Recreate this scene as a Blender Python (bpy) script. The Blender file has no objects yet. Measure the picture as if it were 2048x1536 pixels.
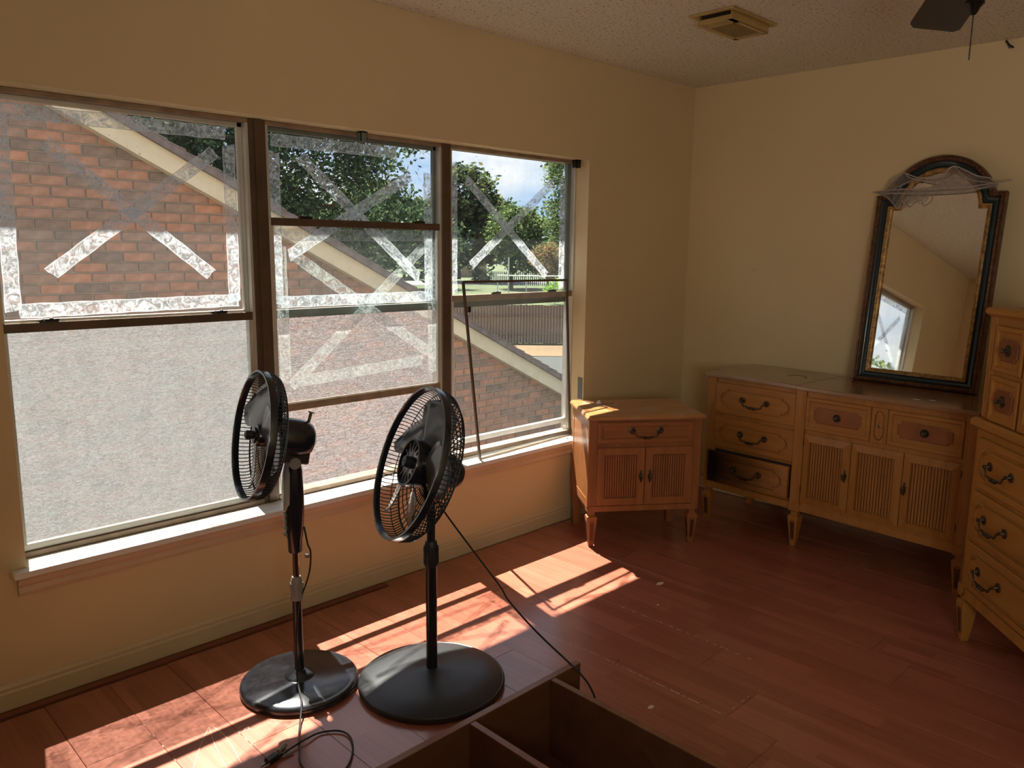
import bpy, bmesh, math, random
from math import sin, cos, pi, radians, sqrt
from mathutils import Vector, Matrix
from mathutils.geometry import tessellate_polygon
random.seed(7)
SC = bpy.context.scene
COL = SC.collection

# ------------------------------------------------------------------ camera
cam_d = bpy.data.cameras.new('camera')
cam = bpy.data.objects.new('camera', cam_d)
COL.objects.link(cam)
yaw, pitch, roll = 0.7804, -0.1682, 0.0113
fwd = Vector((sin(yaw)*cos(pitch), cos(yaw)*cos(pitch), sin(pitch)))
rgt0 = Vector((cos(yaw), -sin(yaw), 0))
up0 = rgt0.cross(fwd)
rgt = cos(roll)*rgt0 + sin(roll)*up0
upv = -sin(roll)*rgt0 + cos(roll)*up0
cam.matrix_world = Matrix((( rgt.x, upv.x, -fwd.x, -4.2824),
                           ( rgt.y, upv.y, -fwd.y, -2.7879),
                           ( rgt.z, upv.z, -fwd.z, 1.475), (0, 0, 0, 1)))
cam_d.sensor_width = 36.0
cam_d.lens = 1586.26*36.0/2048
cam_d.clip_start = 0.05
cam_d.clip_end = 600
SC.camera = cam

# ------------------------------------------------------------------ world, sun, exposure
SC.view_settings.view_transform = 'Standard'
SC.view_settings.look = 'None'
SC.view_settings.gamma = 1.0
SC.view_settings.use_curve_mapping = False
SC.view_settings.exposure = 0.65
SUN_STRENGTH = 17.0
SKY_STRENGTH = 0.78
w = bpy.data.worlds.new('sky'); SC.world = w; w.use_nodes = True
nt = w.node_tree; nt.nodes.clear()
def wn(t, **k):
    n = nt.nodes.new(t)
    for a, b in k.items(): setattr(n, a, b)
    return n
tc = wn('ShaderNodeTexCoord'); sep = wn('ShaderNodeSeparateXYZ')
nt.links.new(tc.outputs['Generated'], sep.inputs[0])
rampz = wn('ShaderNodeValToRGB')
rampz.color_ramp.elements[0].position = 0.0; rampz.color_ramp.elements[0].color = (0.46, 0.64, 0.86, 1)
rampz.color_ramp.elements[1].position = 0.7; rampz.color_ramp.elements[1].color = (0.16, 0.36, 0.80, 1)
nt.links.new(sep.outputs['Z'], rampz.inputs[0])
mp = wn('ShaderNodeMapping'); mp.inputs['Scale'].default_value = (1.0, 1.0, 2.6)
nt.links.new(tc.outputs['Generated'], mp.inputs[0])
nz = wn('ShaderNodeTexNoise'); nz.inputs['Scale'].default_value = 3.3; nz.inputs['Detail'].default_value = 8; nz.inputs['Roughness'].default_value = 0.55
nt.links.new(mp.outputs[0], nz.inputs['Vector'])
rc = wn('ShaderNodeValToRGB'); rc.color_ramp.elements[0].position = 0.44; rc.color_ramp.elements[1].position = 0.60
nt.links.new(nz.outputs['Fac'], rc.inputs[0])
mx = wn('ShaderNodeMixRGB'); mx.inputs[2].default_value = (0.92, 0.94, 0.96, 1)
nt.links.new(rc.outputs['Color'], mx.inputs[0]); nt.links.new(rampz.outputs[0], mx.inputs[1])
bg = wn('ShaderNodeBackground'); bg.inputs['Strength'].default_value = SKY_STRENGTH
nt.links.new(mx.outputs[0], bg.inputs['Color'])
wo = wn('ShaderNodeOutputWorld'); nt.links.new(bg.outputs[0], wo.inputs[0])

sun_d = bpy.data.lights.new('sun', 'SUN'); sun_d.energy = SUN_STRENGTH; sun_d.angle = radians(0.55); sun_d.color = (1.0, 0.93, 0.82)
sun = bpy.data.objects.new('sun', sun_d); COL.objects.link(sun)
sdir = Vector((-0.13, -0.58, -1.0)).normalized()
sun.rotation_euler = sdir.to_track_quat('-Z', 'Y').to_euler(); sun.location = (1, 6, 12)

# soft fill light added at the left wall behind the camera; no doorway there
ar_d = bpy.data.lights.new('fill_light', 'AREA'); ar_d.shape = 'RECTANGLE'; ar_d.size = 0.9; ar_d.size_y = 1.2; ar_d.energy = 29; ar_d.color = (0.98, 0.985, 0.92)
ar = bpy.data.objects.new('fill_light', ar_d); COL.objects.link(ar)
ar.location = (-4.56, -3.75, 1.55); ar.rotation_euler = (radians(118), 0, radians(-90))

# ------------------------------------------------------------------ mesh helpers
class MB:
    def __init__(s, M=None): s.v = []; s.f = []; s.M = M; s.uv = {}
    def add(s, verts, faces):
        b = len(s.v)
        for p in verts:
            p = Vector(p)
            s.v.append(tuple(s.M @ p) if s.M else tuple(p))
        for f in faces: s.f.append(tuple(b+i for i in f))
    def box(s, x0, x1, y0, y1, z0, z1, R=None, c=None):
        vs = [Vector(p) for p in ((x0,y0,z0),(x1,y0,z0),(x1,y1,z0),(x0,y1,z0),(x0,y0,z1),(x1,y0,z1),(x1,y1,z1),(x0,y1,z1))]
        if R is not None:
            cc = Vector(c) if c is not None else Vector(((x0+x1)/2,(y0+y1)/2,(z0+z1)/2))
            vs = [cc + R @ (p-cc) for p in vs]
        s.add(vs, [(0,3,2,1),(4,5,6,7),(0,1,5,4),(1,2,6,5),(2,3,7,6),(3,0,4,7)])
        return s
    def loft(s, rings, closed=True, caps=True):
        n = len(rings[0]); V = [p for r in rings for p in r]; F = []
        for i in range(len(rings)-1):
            for j in range(n if closed else n-1):
                k = (j+1) % n
                F.append((i*n+j, i*n+k, (i+1)*n+k, (i+1)*n+j))
        if caps:
            F.append(tuple(range(n-1, -1, -1))); F.append(tuple((len(rings)-1)*n+j for j in range(n)))
        s.add(V, F); return s
    def lathe(s, prof, seg=24, c=(0,0,0), axis='z', caps=True):
        rings = []
        for r, h in prof:
            ring = []
            for j in range(seg):
                a = 2*pi*j/seg; x, y = r*cos(a), r*sin(a)
                if axis == 'z': p = (c[0]+x, c[1]+y, c[2]+h)
                elif axis == 'y': p = (c[0]+x, c[1]+h, c[2]-y)
                else: p = (c[0]+h, c[1]+x, c[2]+y)
                ring.append(p)
            rings.append(ring)
        return s.loft(rings, True, caps)
    def tube(s, pts, r, seg=6, caps=True):
        pts = [Vector(p) for p in pts]; n = len(pts); rings = []
        t0 = (pts[1]-pts[0]).normalized()
        a = t0.orthogonal().normalized()
        for i in range(n):
            if i == 0: t = (pts[1]-pts[0])
            elif i == n-1: t = pts[-1]-pts[-2]
            else: t = (pts[i+1]-pts[i]).normalized() + (pts[i]-pts[i-1]).normalized()
            if t.length < 1e-9: t = t0
            t.normalize(); a = (a - t*a.dot(t))
            if a.length < 1e-6: a = t.orthogonal()
            a.normalize(); b = t.cross(a)
            rr = r[i] if isinstance(r, (list, tuple)) else r
            rings.append([pts[i] + rr*(cos(2*pi*j/seg)*a + sin(2*pi*j/seg)*b) for j in range(seg)])
        return s.loft(rings, True, caps)
    def poly(s, outer, holes=(), z=None):
        loops = [[Vector((p[0], p[1], 0)) for p in outer]] + [[Vector((p[0], p[1], 0)) for p in h] for h in holes]
        return tessellate_polygon(loops)
    def build(s, name, mat, parent=None, smooth=False, bevel=0, seg=1, **props):
        me = bpy.data.meshes.new(name); me.from_pydata(s.v, [], s.f); me.validate(); me.update()
        bm = bmesh.new(); bm.from_mesh(me); bmesh.ops.recalc_face_normals(bm, faces=bm.faces); bm.to_mesh(me); bm.free()
        if smooth:
            for p in me.polygons: p.use_smooth = True
            try: me.set_sharp_from_angle(angle=radians(38))
            except Exception: pass
        if mat: me.materials.append(mat)
        o = bpy.data.objects.new(name, me); COL.objects.link(o)
        if parent: o.parent = parent
        if bevel:
            m = o.modifiers.new('bevel', 'BEVEL'); m.width = bevel; m.segments = seg; m.limit_method = 'ANGLE'; m.angle_limit = radians(40)
        for k, v in props.items(): o[k] = v
        return o
def empty(name, loc=(0,0,0), rz=0, M=None):
    o = bpy.data.objects.new(name, None); COL.objects.link(o); o.empty_display_size = 0.05
    if M is not None: o.matrix_world = M
    else: o.location = loc; o.rotation_euler = (0, 0, rz)
    return o
def tag(o, label=None, cat=None, group=None, kind=None):
    if label: o['label'] = label
    if cat: o['category'] = cat
    if group: o['group'] = group
    if kind: o['kind'] = kind
    return o
def smoothpath(pts, n=8):
    P = [Vector(p) for p in pts]; out = []
    for i in range(len(P)-1):
        p0 = P[max(i-1,0)]; p1 = P[i]; p2 = P[i+1]; p3 = P[min(i+2, len(P)-1)]
        for k in range(n):
            t = k/n
            out.append(0.5*((2*p1)+(-p0+p2)*t+(2*p0-5*p1+4*p2-p3)*t*t+(-p0+3*p1-3*p2+p3)*t*t*t))
    out.append(P[-1]); return out

# ------------------------------------------------------------------ materials
class NT:
    def __init__(s, name):
        s.m = bpy.data.materials.new(name); s.m.use_nodes = True; s.t = s.m.node_tree; s.t.nodes.clear()
        s.out = s.n('ShaderNodeOutputMaterial')
    def n(s, t, **k):
        x = s.t.nodes.new(t)
        for a, b in k.items():
            if a in x.inputs: x.inputs[a].default_value = b
            else: setattr(x, a, b)
        return x
    def l(s, a, b): s.t.links.new(a, b)
    def coord(s, scale=(1,1,1), kind='Object', rot=(0,0,0)):
        t = s.n('ShaderNodeTexCoord'); m = s.n('ShaderNodeMapping'); m.inputs['Scale'].default_value = scale; m.inputs['Rotation'].default_value = rot
        s.l(t.outputs[kind], m.inputs[0]); return m.outputs[0]
    def noise(s, vec, scale=5, detail=4, rough=0.5, dist=0):
        x = s.n('ShaderNodeTexNoise'); x.inputs['Scale'].default_value = scale; x.inputs['Detail'].default_value = detail
        x.inputs['Roughness'].default_value = rough; x.inputs['Distortion'].default_value = dist; s.l(vec, x.inputs['Vector']); return x.outputs['Fac']
    def ramp(s, fac, stops):
        x = s.n('ShaderNodeValToRGB'); cr = x.color_ramp
        while len(cr.elements) < len(stops): cr.elements.new(0.5)
        for e, (p, c) in zip(cr.elements, stops):
            e.position = p; e.color = (c, c, c, 1) if isinstance(c, (int, float)) else (*c, 1)
        s.l(fac, x.inputs[0]); return x.outputs[0]
    def mix(s, fac, a, b, mode='MIX'):
        x = s.n('ShaderNodeMixRGB'); x.blend_type = mode
        for i, v in ((0, fac), (1, a), (2, b)):
            if hasattr(v, 'links') or hasattr(v, 'is_linked'): s.l(v, x.inputs[i])
            elif isinstance(v, (int, float)): x.inputs[i].default_value = v if i == 0 else (v, v, v, 1)
            else: x.inputs[i].default_value = (*v, 1)
        return x.outputs[0]
    def math(s, op, a, b=0.0):
        x = s.n('ShaderNodeMath'); x.operation = op
        for i, v in ((0, a), (1, b)):
            if isinstance(v, (int, float)): x.inputs[i].default_value = v
            else: s.l(v, x.inputs[i])
        return x.outputs[0]
    def bump(s, h, strength=0.3, dist=0.01):
        x = s.n('ShaderNodeBump'); x.inputs['Strength'].default_value = strength; x.inputs['Distance'].default_value = dist; s.l(h, x.inputs['Height']); return x.outputs[0]
    def bsdf(s, col, rough=0.5, metal=0.0, normal=None, spec=0.5, coat=0.0, coat_rough=0.1, sheen=0):
        b = s.n('ShaderNodeBsdfPrincipled')
        if isinstance(col, tuple): b.inputs['Base Color'].default_value = (*col, 1)
        else: s.l(col, b.inputs['Base Color'])
        if isinstance(rough, (int, float)): b.inputs['Roughness'].default_value = rough
        else: s.l(rough, b.inputs['Roughness'])
        b.inputs['Metallic'].default_value = metal; b.inputs['Specular IOR Level'].default_value = spec
        b.inputs['Coat Weight'].default_value = coat; b.inputs['Coat Roughness'].default_value = coat_rough
        if normal is not None: s.l(normal, b.inputs['Normal'])
        return b.outputs[0]
    def done(s, sh): s.l(sh, s.out.inputs[0]); return s.m
def simple(name, col, rough=0.5, metal=0.0, var=0.12, nscale=8, spec=0.5, coat=0.0, bump=0.0, bscale=60, bdist=0.002):
    t = NT(name); v = t.coord(); f = t.noise(v, nscale, 4)
    a = tuple(c*(1-var) for c in col); b = tuple(min(1, c*(1+var)) for c in col)
    c = t.ramp(f, [(0.3, a), (0.7, b)])
    nm = t.bump(t.noise(v, bscale, 5, 0.6), bump, bdist) if bump else None
    return t.done(t.bsdf(c, rough, metal, nm, spec, coat))
def wood(name, dark, light, rough=0.35, coat=0.1, axis='z', scale=1.0, figure=0.5):
    t = NT(name)
    sc = {'z': (14, 14, 1.3), 'x': (1.3, 14, 14), 'y': (14, 1.3, 14)}[axis]
    v = t.coord(tuple(k*scale for k in sc))
    g = t.noise(v, 2.2, 6, 0.62, 0.6)
    v2 = t.coord(tuple(k*scale*0.12 for k in sc)); g2 = t.noise(v2, 2.0, 3, 0.5)
    c = t.ramp(g, [(0.25, dark), (0.75, light)])
    c = t.mix(figure*0.5, c, t.ramp(g2, [(0.3, tuple(k*0.7 for k in dark)), (0.7, tuple(min(1, k*1.15) for k in light))]))
    r = t.ramp(t.noise(t.coord((1,1,1)), 6, 4), [(0.3, rough*0.8), (0.7, rough*1.3)])
    nm = t.bump(g, 0.08, 0.002)
    return t.done(t.bsdf(c, r, 0, nm, 0.4, coat, 0.15))

def m_wall():
    t = NT('wall_paint'); v = t.coord()
    c = t.ramp(t.noise(v, 1.3, 3), [(0.3, (0.69, 0.545, 0.315)), (0.7, (0.74, 0.59, 0.345))])
    spots = t.ramp(t.noise(v, 34, 1), [(0.165, (0.3, 0.2, 0.1)), (0.195, (1, 1, 1))])
    c = t.mix(1.0, c, spots, 'MULTIPLY')
    return t.done(t.bsdf(c, 0.55, 0, t.bump(t.noise(v, 90, 4, 0.6), 0.18, 0.002), 0.3))
def m_ceiling():
    t = NT('popcorn_ceiling'); v = t.coord()
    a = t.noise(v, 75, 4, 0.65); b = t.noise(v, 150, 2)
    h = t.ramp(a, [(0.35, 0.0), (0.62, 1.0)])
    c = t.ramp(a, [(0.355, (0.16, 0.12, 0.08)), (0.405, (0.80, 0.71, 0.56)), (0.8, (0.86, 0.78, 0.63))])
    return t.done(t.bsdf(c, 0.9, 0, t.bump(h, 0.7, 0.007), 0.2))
def m_plank():
    t = NT('laminate_plank'); tc_ = t.n('ShaderNodeTexCoord'); oi = t.n('ShaderNodeObjectInfo')
    sx = t.n('ShaderNodeSeparateXYZ'); t.l(tc_.outputs['Object'], sx.inputs[0])
    cell = t.math('FLOOR', t.math('MULTIPLY', sx.outputs['X'], 15.4))
    yy = t.math('FLOOR', t.math('ADD', t.math('MULTIPLY', sx.outputs['Y'], 2.4), t.math('MULTIPLY', cell, 0.37)))
    cmb = t.n('ShaderNodeCombineXYZ'); t.l(cell, cmb.inputs[0]); t.l(yy, cmb.inputs[1]); t.l(t.math('MULTIPLY', oi.outputs['Random'], 40), cmb.inputs[2])
    wnn = t.n('ShaderNodeTexWhiteNoise'); t.l(cmb.outputs[0], wnn.inputs['Vector'])
    mp_ = t.n('ShaderNodeMapping'); mp_.inputs['Scale'].default_value = (110, 2.6, 20); t.l(tc_.outputs['Object'], mp_.inputs[0])
    add = t.n('ShaderNodeVectorMath'); add.operation = 'ADD'; t.l(mp_.outputs[0], add.inputs[0]); t.l(wnn.outputs['Color'], add.inputs[1])
    g = t.noise(add.outputs[0], 1.0, 4, 0.5, 0.1)
    c = t.ramp(g, [(0.25, (0.28, 0.082, 0.046)), (0.5, (0.37, 0.118, 0.070)), (0.75, (0.45, 0.165, 0.104))])
    c = t.mix(0.5, c, t.ramp(wnn.outputs['Value'], [(0.0, (0.27, 0.075, 0.042)), (1.0, (0.48, 0.170, 0.108))]))
    return t.done(t.bsdf(c, 0.3, 0, None, 0.5, 0.55, 0.18))
def m_glass(name, haze=0.10, haze_noise=0.18, tint=(0.9, 0.96, 1.0), streak=(6, 6, 2)):
    t = NT(name); v = t.coord(streak); f = t.noise(v, 3, 6, 0.65)
    d = t.n('ShaderNodeBsdfDiffuse'); d.inputs[0].default_value = (*tint, 1)
    tl = t.n('ShaderNodeBsdfTranslucent'); tl.inputs[0].default_value = (tint[0]*0.2, tint[1]*0.2, tint[2]*0.2, 1)
    m1 = t.n('ShaderNodeMixShader'); m1.inputs[0].default_value = 0.6; t.l(d.outputs[0], m1.inputs[1]); t.l(tl.outputs[0], m1.inputs[2])
    tr = t.n('ShaderNodeBsdfTransparent'); tr.inputs[0].default_value = (0.96, 0.98, 0.98, 1)
    gl = t.n('ShaderNodeBsdfGlossy'); gl.inputs['Roughness'].default_value = 0.02
    lw = t.n('ShaderNodeLayerWeight'); lw.inputs[0].default_value = 0.5
    fr = t.math('ADD', t.math('MULTIPLY', t.math('POWER', lw.outputs['Facing'], 4.0), 0.55), 0.025)
    m2 = t.n('ShaderNodeMixShader'); t.l(fr, m2.inputs[0]); t.l(tr.outputs[0], m2.inputs[1]); t.l(gl.outputs[0], m2.inputs[2])
    fac = t.math('ADD', t.math('MULTIPLY', t.ramp(f, [(0.45, 0.0), (0.75, 1.0)]), haze_noise), haze)
    spk = t.ramp(t.noise(t.coord(), 95, 1), [(0.74, 0.0), (0.78, 0.55)])
    fac = t.math('MAXIMUM', fac, spk)
    m3 = t.n('ShaderNodeMixShader'); t.l(fac, m3.inputs[0]); t.l(m2.outputs[0], m3.inputs[1]); t.l(m1.outputs[0], m3.inputs[2])
    return t.done(m3.outputs[0])
def m_tape(name='packing_tape', k_=0.95, tc=(0.86, 0.93, 1.0), tf=0.36):
    t = NT(name); tcn = t.n('ShaderNodeTexCoord'); sp = t.n('ShaderNodeSeparateXYZ'); t.l(tcn.outputs['UV'], sp.inputs[0])
    e = t.math('ABSOLUTE', t.math('SUBTRACT', sp.outputs['Y'], 0.5))
    edge = t.ramp(e, [(0.36, 0.0), (0.46, 1.0)])
    n1 = t.ramp(t.noise(t.coord(), 38, 5, 0.7, 1.5), [(0.42, 0.20), (0.60, 0.92)])
    n2 = t.ramp(t.noise(t.coord(), 140, 2), [(0.62, 0.0), (0.70, 0.7)])
    fac = t.math('MAXIMUM', t.math('MAXIMUM', n1, n2), t.math('MULTIPLY', edge, 0.75))
    fac = t.math('MULTIPLY', fac, k_)
    d = t.n('ShaderNodeBsdfDiffuse'); d.inputs[0].default_value = (0.74, 0.90, 1.0, 1)
    tl = t.n('ShaderNodeBsdfTranslucent'); tl.inputs[0].default_value = (*tc, 1)
    m1 = t.n('ShaderNodeMixShader'); m1.inputs[0].default_value = tf; t.l(d.outputs[0], m1.inputs[1]); t.l(tl.outputs[0], m1.inputs[2])
    tr = t.n('ShaderNodeBsdfTransparent')
    m2 = t.n('ShaderNodeMixShader'); t.l(fac, m2.inputs[0]); t.l(tr.outputs[0], m2.inputs[1]); t.l(m1.outputs[0], m2.inputs[2])
    return t.done(m2.outputs[0])
def m_film(name, base, amp, col, horiz=(22, 22, 75)):
    t = NT(name); v = t.coord(horiz); f = t.noise(v, 2.0, 5, 0.7, 1.2)
    fine = t.noise(t.coord((60, 60, 260)), 2.0, 3, 0.6, 0.5)
    f = t.math('ADD', t.math('MULTIPLY', f, 0.55), t.math('MULTIPLY', fine, 0.45))
    fac = t.math('ADD', t.math('MULTIPLY', t.ramp(f, [(0.47, 0.0), (0.54, 1.0)]), amp), base)
    d = t.n('ShaderNodeBsdfDiffuse'); d.inputs[0].default_value = (*col, 1)
    tl = t.n('ShaderNodeBsdfTranslucent'); tl.inputs[0].default_value = (*col, 1)
    m1 = t.n('ShaderNodeMixShader'); m1.inputs[0].default_value = 0.6; t.l(d.outputs[0], m1.inputs[1]); t.l(tl.outputs[0], m1.inputs[2])
    tr = t.n('ShaderNodeBsdfTransparent')
    m2 = t.n('ShaderNodeMixShader'); t.l(fac, m2.inputs[0]); t.l(tr.outputs[0], m2.inputs[1]); t.l(m1.outputs[0], m2.inputs[2])
    return t.done(m2.outputs[0])
def m_brick():
    t = NT('brick_clay'); oi = t.n('ShaderNodeObjectInfo'); g = t.n('ShaderNodeNewGeometry')
    r = t.math('FRACT', t.math('ADD', oi.outputs['Random'], t.math('MULTIPLY', g.outputs['Random Per Island'], 7.3)))
    c = t.ramp(r, [(0.0, (0.25, 0.18, 0.14)), (0.35, (0.34, 0.22, 0.16)), (0.6, (0.47, 0.235, 0.15)), (0.85, (0.39, 0.225, 0.16)), (1.0, (0.52, 0.25, 0.15))])
    v = t.coord((1, 1, 1)); n = t.noise(v, 14, 4, 0.6)
    c = t.mix(1.0, c, t.ramp(n, [(0.3, 0.72), (0.7, 1.12)]), 'MULTIPLY')
    return t.done(t.bsdf(c, 0.9, 0, t.bump(t.noise(v, 80, 4), 0.3, 0.003), 0.1))
def m_leaf(name, stops, trans=0.5):
    t = NT(name); g = t.n('ShaderNodeNewGeometry'); c = t.ramp(g.outputs['Random Per Island'], stops)
    d = t.n('ShaderNodeBsdfDiffuse'); t.l(c, d.inputs[0]); tl = t.n('ShaderNodeBsdfTranslucent'); t.l(c, tl.inputs[0])
    m = t.n('ShaderNodeMixShader'); m.inputs[0].default_value = trans; t.l(d.outputs[0], m.inputs[1]); t.l(tl.outputs[0], m.inputs[2])
    return t.done(m.outputs[0])

WALL = m_wall(); CEIL = m_ceiling(); PLANK = m_plank()
TRIM = simple('cream_trim', (0.62, 0.51, 0.32), 0.45, var=0.06, nscale=3)
SILLW = simple('white_sill', (0.80, 0.80, 0.76), 0.35, var=0.06, nscale=12)
SILLA = simple('sill_apron_paint', (0.66, 0.50, 0.34), 0.4, var=0.06)
SUBF = simple('subfloor', (0.16, 0.09, 0.06), 0.9, var=0.3)
DARKGAP = simple('dark_gap', (0.035, 0.02, 0.015), 0.9)
CHIP = simple('chipped_core', (0.75, 0.55, 0.42), 0.8)
REDSTRIP = wood('red_edge_strip', (0.16, 0.05, 0.03), (0.30, 0.10, 0.06), 0.5, 0.05, 'x')
BRONZE = simple('bronze_aluminium', (0.115, 0.075, 0.05), 0.42, 0.25, var=0.2, nscale=10)
BRONZEL = simple('bronze_aluminium_worn', (0.30, 0.22, 0.15), 0.45, 0.2, var=0.25, nscale=18)
ALU = simple('pale_aluminium', (0.62, 0.61, 0.55), 0.4, 0.3, var=0.1)
ALUG = simple('grey_green_aluminium', (0.20, 0.25, 0.23), 0.45, 0.3, var=0.15)
BLACKM = simple('black_metal', (0.02, 0.018, 0.016), 0.4, 0.3)
STEEL = simple('steel', (0.55, 0.53, 0.5), 0.3, 0.9)
GLASS = m_glass('window_glass', 0.085, 0.08, (0.62, 0.70, 0.76))
GLASSD = m_glass('dirty_window_glass', 0.07, 0.14, (0.5, 0.56, 0.55))
GLASSL = m_glass('loose_pane_glass', 0.07, 0.08, (0.5, 0.48, 0.45))
TAPE = m_tape(); TAPEI = m_tape('packing_tape_inner', 0.62, (0.60, 0.66, 0.64), 0.5); TAPEF = m_tape('packing_tape_faded', 0.58, (0.44, 0.46, 0.46), 0.7)
FILM1 = m_film('bubbled_film_grey', 0.52, 0.40, (0.27, 0.28, 0.285), (26, 26, 130))
FILM2 = m_film('bubbled_film_pink', 0.16, 0.42, (0.40, 0.38, 0.395), (26, 26, 140))
MORTAR = simple('mortar', (0.34, 0.28, 0.22), 0.95, bump=0.4)
BRICK = m_brick()
RAKE = simple('beige_rake_board', (0.72, 0.58, 0.38), 0.6, var=0.05)
SHING = simple('brown_shingle', (0.20, 0.15, 0.13), 0.9, var=0.25, nscale=14, bump=0.5)
DW_D, DW_L = (0.29, 0.110, 0.020), (0.49, 0.215, 0.048)
WOODX = wood('maple_finish_x', DW_D, DW_L, 0.42, 0.08, 'x')
WOODZ = wood('maple_finish_z', DW_D, DW_L, 0.42, 0.08, 'z')
WOODTOP = wood('worn_maple_top', (0.22, 0.115, 0.050), (0.36, 0.20, 0.095), 0.2, 0.6, 'x')
BURL = wood('reddish_veneer', (0.19, 0.06, 0.02), (0.34, 0.12, 0.04), 0.3, 0.3, 'z', 0.5)
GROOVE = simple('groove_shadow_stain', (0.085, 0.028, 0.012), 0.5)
NSX = wood('nightstand_finish_x', (0.22, 0.078, 0.026), (0.40, 0.155, 0.052), 0.38, 0.12, 'x')
NSZ = wood('nightstand_finish_z', (0.22, 0.078, 0.026), (0.40, 0.155, 0.052), 0.38, 0.12, 'z')
def m_nstop():
    t = NT('nightstand_scarred_top'); v = t.coord((1.3, 14, 14)); g = t.noise(v, 2.2, 6, 0.6, 0.5)
    c = t.ramp(g, [(0.25, (0.34, 0.14, 0.045)), (0.75, (0.55, 0.26, 0.09))])
    n = t.noise(t.coord(), 5.5, 5, 0.6)
    c = t.mix(t.ramp(n, [(0.55, 0.0), (0.60, 0.65)]), c, (0.50, 0.33, 0.26))
    return t.done(t.bsdf(c, 0.3, 0, None, 0.5, 0.3))
NSTOP = m_nstop()
CHX = wood('chest_finish_x', (0.32, 0.130, 0.022), (0.52, 0.235, 0.045), 0.42, 0.08, 'x')
CHZ = wood('chest_finish_z', (0.32, 0.130, 0.022), (0.52, 0.235, 0.045), 0.42, 0.08, 'z')
BRASS = simple('antique_brass', (0.10, 0.075, 0.05), 0.38, 0.8, var=0.4, nscale=60)
BRASSL = simple('worn_brass', (0.32, 0.24, 0.12), 0.4, 0.7, var=0.4, nscale=60)
BKW = wood('bookcase_wood', (0.060, 0.023, 0.011), (0.13, 0.050, 0.022), 0.42, 0.12, 'x', 0.6)
BKE = wood('bookcase_edge', (0.15, 0.058, 0.026), (0.30, 0.125, 0.06), 0.4, 0.2, 'x', 0.6)
BLK = simple('gloss_black_plastic', (0.012, 0.014, 0.020), 0.22, 0, var=0.2, coat=0.3)
BLKM = simple('satin_black_plastic', (0.018, 0.021, 0.027), 0.42, 0, var=0.2)
BLADE = simple('blade_plastic', (0.095, 0.112, 0.128), 0.22, 0, var=0.15, coat=0.4)
BLKBASE = simple('dusty_gloss_base', (0.02, 0.023, 0.03), 0.2, 0, var=0.3, nscale=20, coat=0.2)
MATBASE = simple('matte_base', (0.03, 0.033, 0.037), 0.38, 0, var=0.1)
SILVER = simple('silver_plastic', (0.42, 0.46, 0.46), 0.3, 0.4)
CHROME = simple('chrome', (0.6, 0.55, 0.5), 0.08, 1.0, var=0.02)
GREYP = simple('grey_plastic', (0.25, 0.24, 0.22), 0.4)
CORD = simple('black_cord', (0.012, 0.012, 0.012), 0.4)
GOLD = simple('old_gilt', (0.40, 0.235, 0.085), 0.42, 0.55, var=0.55, nscale=45, bump=0.5, bscale=120)
GILTD = simple('dark_brown_gilt', (0.115, 0.050, 0.025), 0.38, 0.25, var=0.6, nscale=40, bump=0.4, bscale=90)
TEAL = simple('dark_teal_lacquer', (0.006, 0.022, 0.030), 0.3, 0, var=0.3, coat=0.4)
def m_mirror():
    t = NT('old_mirror'); n = t.noise(t.coord(), 9, 5, 0.65)
    r = t.ramp(n, [(0.45, 0.012), (0.8, 0.05)])
    m = t.bsdf((0.86, 0.86, 0.82), r, 1.0)
    d = t.bsdf((0.6, 0.62, 0.62), 0.8)
    mx_ = t.n('ShaderNodeMixShader'); t.l(t.ramp(t.noise(t.coord((3, 3, 1)), 3, 6, 0.6), [(0.5, 0.02), (0.8, 0.10)]), mx_.inputs[0]); t.l(m, mx_.inputs[1]); t.l(d, mx_.inputs[2])
    return t.done(mx_.outputs[0])
MIRROR = m_mirror()
COTTON = m_film('cotton_web', 0.42, 0.22, (0.50, 0.45, 0.42), (9, 9, 9))
COTTONS = simple('cotton_strand', (0.42, 0.36, 0.32), 0.95)
VENTM = simple('yellowed_vent_enamel', (0.50, 0.35, 0.13), 0.45, 0.1, var=0.1)
WHITEP = simple('white_plastic', (0.8, 0.78, 0.75), 0.4)
PLATE = simple('grey_sensor_plate', (0.16, 0.17, 0.16), 0.5)
FANB = simple('dark_fan_blade', (0.03, 0.02, 0.014), 0.5)
FANL = simple('cream_fan_plastic', (0.55, 0.45, 0.28), 0.4)
FANM = simple('fan_bronze', (0.012, 0.01, 0.009), 0.35, 0.6)
BARK = simple('bark', (0.10, 0.075, 0.055), 0.95, var=0.3, bump=0.6)
GRASS = simple('lawn', (0.050, 0.072, 0.022), 0.95, var=0.35, nscale=0.4)
CONC = simple('concrete', (0.17, 0.165, 0.155), 0.9, var=0.1, nscale=0.6)
DRYG = simple('dry_yard', (0.125, 0.078, 0.034), 0.95, var=0.15, nscale=0.5)
FENCEW = wood('weathered_fence', (0.20, 0.13, 0.10), (0.30, 0.21, 0.17), 0.9, 0, 'z', 0.3)
FENCEB = simple('blue_grey_fence', (0.10, 0.12, 0.18), 0.8)
HOUSEB = simple('far_house_siding', (0.45, 0.33, 0.21), 0.8)
WHITEM = simple('white_rail', (0.85, 0.85, 0.82), 0.5)
LEAF_OAK = m_leaf('oak_leaves', [(0.0, (0.022, 0.042, 0.026)), (0.6, (0.065, 0.105, 0.055)), (1.0, (0.19, 0.25, 0.11))], 0.35)
LEAF_PINE = m_leaf('pine_needles', [(0.0, (0.022, 0.042, 0.026)), (0.6, (0.075, 0.115, 0.050)), (1.0, (0.26, 0.26, 0.09))], 0.25)
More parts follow.
